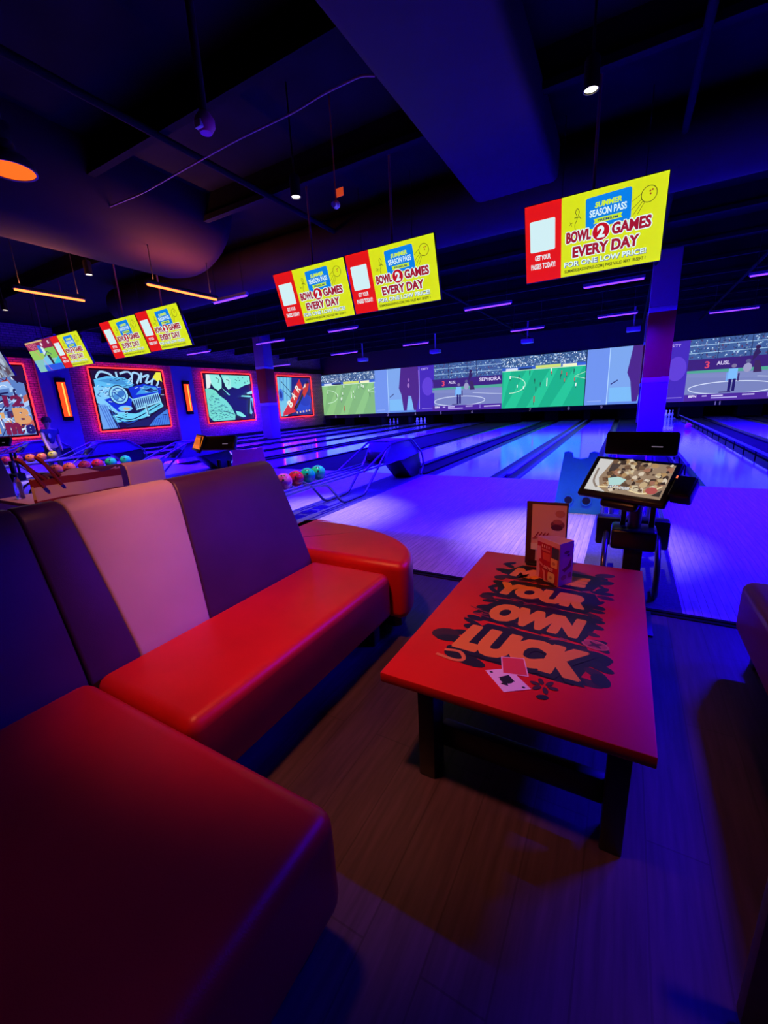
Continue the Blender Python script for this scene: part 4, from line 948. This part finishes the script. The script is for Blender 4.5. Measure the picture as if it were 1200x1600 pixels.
# menu stand and triangular promo card on the table
t = thing('menu_stand', 'tall menu in a dark frame at the far end of the red table', 'menu', (-.345, 2.46, .4475))
MB().box(-.112, .112, -.006, .006, .0, .385, .003).build('frame', mat('dark_brown_frame', (.05, .015, .02), .5), t)
MB().box(-.10, .10, -.035, .045, .0, .012, .003).build('foot', m_blk, t)
a = Art(.185, .345, (214, 170, 176), .0004); a.rect(0, 0, .14, .24, (70, 24, 34)); a.ell(.76, .67, .2, .075, (130, 60, 70)); a.ell(.74, .62, .17, .05, (80, 30, 40)); a.ell(.76, .72, .14, .04, (170, 96, 96)); a.ell(.82, .86, .14, .06, (190, 120, 120))
for k in range(4): a.line([(.1 + k * .1, .42), (.22 + k * .1, .52)], .016, (150, 20, 40))
a.line([(.04, .40), (.5, .47), (.9, .44)], .012, (170, 40, 60), True); a.rrect(.0, .2, .24, .32, .01, (225, 215, 215))
o = a.build('menu_page', m_print, t); o.location = (.012, -.0068, .198)
t = thing('promo_card', 'folded triangular promo card in front of the menu stand', 'card', (-.27, 2.23, .4475))
pa, pb, pc = Vector((-.092, .055, 0)), Vector((.035, -.052, 0)), Vector((.092, .04, 0))
HC = .235; A = MB(); bm = bmesh.new()
outer = []
for p, q, bow in ((pa, pb, 0), (pb, pc, .0), (pc, pa, .03)):
    for k in range(6):
        v = p.lerp(q, k / 6); nrm = Vector((q - p).yx).to_3d() if False else Vector(((q - p).y, -(q - p).x, 0)).normalized(); outer.append(v + nrm * bow * math.sin(PI * k / 6))
ob = [bm.verts.new(v) for v in outer]; ot = [bm.verts.new(v + Vector((0, 0, HC))) for v in outer]
cen = sum(outer, Vector()) / len(outer)
ib = [bm.verts.new(cen + (v - cen) * .975) for v in outer]; it = [bm.verts.new(cen + (v - cen) * .975 + Vector((0, 0, HC))) for v in outer]
n = len(outer)
for k in range(n):
    j = (k + 1) % n
    bm.faces.new((ob[k], ob[j], ot[j], ot[k])); bm.faces.new((ib[j], ib[k], it[k], it[j])); bm.faces.new((ot[k], ot[j], it[j], it[k])); bm.faces.new((ob[j], ob[k], ib[k], ib[j]))
A.join(bm); A.build('card', mat('pink_card', (.72, .45, .52), .5), t, angle=30)
def on_face(a, p, q, name):
    o = a.build(name, m_print, t); d = (q - p).normalized(); nn = Vector((d.y, -d.x, 0)); mid = (p + q) / 2 + nn * .0012
    Mx = Matrix((d, -nn, Vector((0, 0, 1)))).transposed().to_4x4(); Mx.translation = mid + Vector((0, 0, HC / 2)); o.matrix_local = Mx
a = Art((pb - pa).length * .97, HC * .97, (176, 26, 52), .0003)
a.poly([(0, .0), (0, .78), (.16, .8), (.2, .5), (.1, .46), (.16, .2), (.12, 0)], (216, 150, 190)); a.rect(0, .9, 1, 1, (214, 150, 176)); a.rect(.68, .62, 1, .88, (54, 60, 104))
a.rects([(.22, .80, .27, .86, (220, 190, 200)), (.32, .80, .37, .86, (220, 190, 200)), (.42, .80, .47, .86, (220, 190, 200)), (.52, .80, .57, .86, (220, 190, 200))]); a.rect(.22, .72, .6, .77, (206, 110, 100)); a.rect(.3, .5, .62, .68, (206, 84, 72)); a.rrect(.66, .4, .96, .62, .02, (226, 166, 120)); a.ell(.8, .5, .07, .04, (176, 110, 90))
a.poly([(.08, .44), (.3, .38), (.3, .32), (.08, .38)], (214, 130, 150)); a.text('SIDES', .34, .29, .78, .37, (232, 170, 176), .04, .1); a.poly([(.28, .26), (.42, .24), (.48, .0), (.36, 0), (.36, .14)], (226, 130, 150)); a.rrect(.56, .02, .88, .26, .05, (216, 180, 140)); a.ell(.7, .13, .06, .04, (170, 130, 96))
on_face(a, pa, pb, 'printed_front')
a = Art((pc - pb).length * .97, HC * .97, (214, 150, 186), .0003)
a.poly([(.2, .38), (.6, .44), (.85, .62), (.85, .4), (.4, .3)], (150, 20, 70)); a.ell(.5, .78, .2, .04, (150, 30, 80)); a.ell(.62, .7, .1, .03, (130, 20, 70)); a.ell(.35, .18, .2, .06, (170, 60, 110)); a.ell(.8, .2, .12, .07, (160, 40, 100))
on_face(a, pb, pc, 'printed_side')

# ================================================================ ORDER KIOSKS
m_shell = mat('kiosk_black', (.012, .010, .014), .32, noise=.1)
def kiosk(x, y, label, pic, tab=((-.06, -.10, .942), -47.5, -20), slab=((-.012, .06, 1.125), -13, -12), reader=True, ts=1.0):
    t = thing('order_kiosk', label, 'kiosk', (x, y, 0))
    MB().box(-.10, .15, -.13, .2, 0, .012, .003).build('base_plate', m_blk, t)
    MB().box(-.045, .055, -.03, .07, .012, .60, .008).build('post', m_shell, t)
    MB().box(-.12, .12, -.06, .14, .50, .625, .02, 3).build('equipment_box', m_shell, t)
    MB().cyl((.0, .03, .62), (.0, .03, .82), .035, 20).build('neck', m_pole2, t)
    MB().box(-.075, -.045, .06, .09, .6, .95, .005).box(.075, .105, .06, .09, .6, .95, .005).build('bracket', m_shell, t)
    R = Matrix.Rotation(math.radians(tab[2]), 4, 'Z') @ Matrix.Rotation(math.radians(tab[1]), 4, 'X') @ Matrix.Rotation(math.radians(2.4), 4, 'Y')
    tb = MB().box(-.232, .232, .0, .035, -.148, .148, .012, 3).build('tablet', m_shell, t)
    tb.matrix_local = Matrix.Translation(tab[0]) @ R @ Matrix.Scale(ts, 4)
    a = pic; o = a.build('touch_screen', m_tv, tb); o.location = (0, -.0015, .005)
    MB().box(-.10, .10, .03, .075, -.175, .02, .02, 3).build('mount', m_shell, tb)
    if reader:
        cr_ = MB().box(.0, .10, -.03, .05, -.075, .06, .012, 3).build('card_reader', m_shell, t); cr_.matrix_local = Matrix.Translation(tab[0]) @ R @ Matrix.Translation((.22, .02, .0))
        led = MB().box(.006, .014, -.0315, -.03, .035, .05).build('status_light', mat('red_led', (.5, .1, .05), .5, emit=(1, .18, .08), es=1.2), cr_)
    sl = MB().box(-.185, .185, .0, .05, -.068, .068, .012, 3).build('scoring_screen', m_shell, t); sl.matrix_local = Matrix.Translation(slab[0]) @ Matrix.Rotation(math.radians(slab[2]), 4, 'Z') @ Matrix.Rotation(math.radians(slab[1]), 4, 'X')
    MB().box(.06, .115, -.001, .0, -.022, -.016).build('badge', m_num, sl)
    return t
m_pole2 = mat('grey_neck', (.10, .08, .11), .35, metal=.5)
def food():
    a = Art(.40, .235, (150, 126, 104), .0002); rd = random.Random(5)
    a.poly([(0, 0), (0, 1), (.2, 1), (.12, .4), (.2, .1), (.3, 0)], (206, 204, 202)); a.line([(.05, .7), (.07, .3), (.16, .1)], .05, (140, 126, 116), True); a.poly([(.2, 1), (.34, 1), (.3, .7), (.36, .45), (.28, .3), (.24, .4), (.2, .7)], (72, 60, 58))
    for k in range(120):
        u, v = rd.uniform(.25, .98), rd.uniform(.08, .98); r = rd.uniform(.03, .085)
        a.poly([(u + r * .7 * math.cos(t) * rd.uniform(.5, 1.2), v + r * 1.2 * math.sin(t) * rd.uniform(.5, 1.2)) for t in [k2 * PI / 3.5 for k2 in range(7)]], rd.choice([(206, 190, 160), (176, 140, 96), (140, 100, 66), (92, 70, 54), (60, 46, 40), (196, 170, 130), (162, 112, 90), (216, 200, 178), (110, 82, 62), (78, 58, 48)]))
    a.poly([(.28, .34), (.4, .42), (.52, .36), (.48, .2), (.34, .12)], (176, 216, 212)); a.line([(.2, .06), (.5, .1), (.8, .03), (.98, .3)], .035, (236, 216, 170), True); a.ell(.88, .14, .07, .1, (176, 84, 80)); a.poly([(.9, 0), (1, .2), (1, 0)], (60, 52, 48))
    a.text('TAP TO ORDER', .335, .055, .62, .145, (30, 40, 70), .06, .15); a.text('TAP TO ORDER', .33, .065, .615, .15, (240, 244, 250), .02, .15)
    return a
kiosk(.10, 2.80, 'black order kiosk with a lit food picture behind the red table', food())
def amber():
    a = Art(.40, .235, (236, 118, 22), .0002)
    for k in range(14): u = .1 + .055 * k; a.line([(u, .3), (u, .7)], .05, (200, 84, 20))
    a.rect(0, .85, 1, 1, (190, 76, 16)); return a
kiosk(-3.50, 2.78, 'black order kiosk with an orange screen beyond the sofa back', amber(), ((-.075, -.12, 1.145), -25, -20), ((.17, -.10, 1.146), -26, 18), False, .55)
kiosk(-8.55, 2.85, 'black order kiosk at the left edge behind the next booth', amber(), ((-.075, -.12, 1.145), -25, -20), ((.17, -.10, 1.146), -26, 18), False, .55)

# bottle on a pale side table behind the sofa
t = thing('side_table', 'pale lilac side table behind the sofa at the left', 'table', (-4.62, 1.68, 0))
MB().box(-.42, .42, -.16, .16, .70, .735, .006).build('tabletop', m_pale, t)
MB().cyl((0, 0, .02), (0, 0, .70), .035, 14).build('pedestal', m_blk, t); MB().lathe([(0, 0), (.15, 0), (.15, .012), (.04, .025), (0, .025)], n=20).build('foot', m_blk, t)
t = thing('water_bottle', 'clear bottle with a dark cap on the pale side table', 'bottle', (-4.80, 1.62, .736))
MB().lathe([(0, 0), (.031, 0), (.033, .01), (.033, .13), (.028, .16), (.014, .19), (.013, .205), (0, .205)], n=20).build('body', mat('clear_plastic', (.8, .8, .9), .08, trans=.85), t)
MB().lathe([(0, .2), (.017, .2), (.017, .228), (0, .228)], n=16).build('cap', m_blkp, t)

# ================================================================ PERSON reaching for the yellow ball
def skin_chain(name, V, Eg, m, parent=None, sub=2, root=0):
    me = bpy.data.meshes.new(name); me.from_pydata([v[:3] for v in V], Eg, []); o = bpy.data.objects.new(name, me); COL.objects.link(o)
    o.modifiers.new('s', 'SKIN'); sk = me.skin_vertices[0].data
    for i, v in enumerate(V): sk[i].radius = (v[3], v[4] if len(v) > 4 else v[3]); sk[i].use_root = (i == root)
    ss = o.modifiers.new('d', 'SUBSURF'); ss.levels = ss.render_levels = sub
    dg = bpy.context.evaluated_depsgraph_get(); m2 = bpy.data.meshes.new_from_object(o.evaluated_get(dg)); bpy.data.objects.remove(o)
    m2.materials.clear(); m2.materials.append(m); m2.polygons.foreach_set('use_smooth', [True] * len(m2.polygons))
    o = bpy.data.objects.new(name, m2); COL.objects.link(o)
    if parent: o.parent = parent
    return o
m_skin = mat('skin', (.55, .32, .25), .5)
t = thing('person', 'short haired child in a dark blue shirt reaching down to the yellow ball', 'person', (-13.62, 5.55, 0))
# local frame: +X towards the rack; head bent forward, right arm straight down to the ball at (.52, -.23, .56)
V = [(0, 0, .78, .13, .11), (0, 0, .98, .125, .10), (.03, 0, 1.12, .15, .11), (.05, 0, 1.20, .07), (.07, -.01, 1.27, .05), (.10, -.02, 1.34, .085, .09), (.11, -.02, 1.43, .088, .092),
     (.06, -.17, 1.15, .062), (.17, -.20, .95, .045), (.36, -.225, .74, .034), (.42, -.23, .69, .035, .022),
     (.0, .17, 1.14, .06), (-.02, .21, .92, .045), (.06, .2, .74, .034), (.08, .2, .67, .034, .02),
     (0, -.09, .70, .085), (.03, -.10, .42, .06), (-.01, -.11, .09, .042), (.10, -.11, .035, .04, .03),
     (0, .09, .70, .085), (.03, .10, .42, .06), (-.02, .12, .09, .042), (.09, .12, .035, .04, .03)]
E = [(0, 1), (1, 2), (2, 3), (3, 4), (4, 5), (5, 6), (2, 7), (7, 8), (8, 9), (9, 10), (2, 11), (11, 12), (12, 13), (13, 14), (0, 15), (15, 16), (16, 17), (17, 18), (0, 19), (19, 20), (20, 21), (21, 22)]
nv = len(V)
for bx, by, bz, dx in ((10, 0, 0, 1),):
    for k in range(4):
        y = -.255 + k * .018; L_ = (.05, .058, .055, .042)[k]
        V += [(.455, y, .672, .009), (.455 + L_ * .6, y, .668, .0085), (.455 + L_, y, .648, .007)]; b = len(V) - 3; E += [(10, b), (b, b + 1), (b + 1, b + 2)]
    V += [(.435, -.198, .668, .0095), (.465, -.178, .645, .008)]; E += [(10, len(V) - 2), (len(V) - 2, len(V) - 1)]
    for k in range(4):
        x = .055 + k * .018; V += [(x, .2, .62, .009), (x + .006, .198, .585, .008)]; E += [(14, len(V) - 2), (len(V) - 2, len(V) - 1)]
    V += [(.045, .185, .635, .009), (.05, .175, .60, .008)]; E += [(14, len(V) - 2), (len(V) - 2, len(V) - 1)]
skin_chain('body', V, E, m_skin, t, 2)
sh = skin_chain('shirt', [(0, 0, .76, .148, .128), (0, 0, .98, .145, .12), (.03, 0, 1.12, .168, .128), (.045, 0, 1.185, .085), (.06, -.165, 1.15, .078), (.10, -.185, 1.05, .068), (.0, .165, 1.14, .076), (-.012, .19, 1.02, .068)], [(0, 1), (1, 2), (2, 3), (2, 4), (4, 5), (2, 6), (6, 7)], mat('navy_shirt', (.03, .035, .12), .8), t, 2)
A = MB().ball((.165, -.05, 1.02), .05, 16, 10, (.35, .7, 1.3)); A.build('shirt_print', mat('pale_blue_print', (.2, .3, .8), .7), t)
skin_chain('trousers', [(0, 0, .80, .15, .13), (0, -.09, .68, .105), (.03, -.10, .42, .08), (-.01, -.11, .12, .062), (0, .09, .68, .105), (.03, .10, .42, .08), (-.02, .12, .12, .062)], [(0, 1), (1, 2), (2, 3), (0, 4), (4, 5), (5, 6)], mat('dark_trousers', (.03, .03, .05), .8), t, 2)
A = MB(); A.ball((.085, -.015, 1.43), .112, 20, 14, (1.02, 1.0, 1.0)); A.ball((.13, -.02, 1.475), .08, 16, 10, (1.0, .95, .7)); A.build('hair', mat('brown_hair', (.07, .04, .025), .6, noise=.4, nscale=40), t)
A = MB(); A.ball((.20, -.02, 1.375), .016, 10, 8, (1, .8, 1.3)); A.build('nose', m_skin, t)
for s in (-1, 1):
    MB().ball((.185, -.02 + s * .034, 1.405), .011, 10, 8).build('eye', m_hole, t); MB().ball((.09, -.02 + s * .088, 1.375), .022, 10, 8, (1, .5, 1.3)).build('ear', m_skin, t)
    MB().box(-.05, .17, s * .115 - .045, s * .115 + .045, 0, .075, .028, 3).build('shoe', m_wht, t)
MB().ball((.178, -.02, 1.325), .02, 10, 8, (.5, 1.2, .4)).build('mouth', mat('lips', (.4, .14, .13), .5), t)
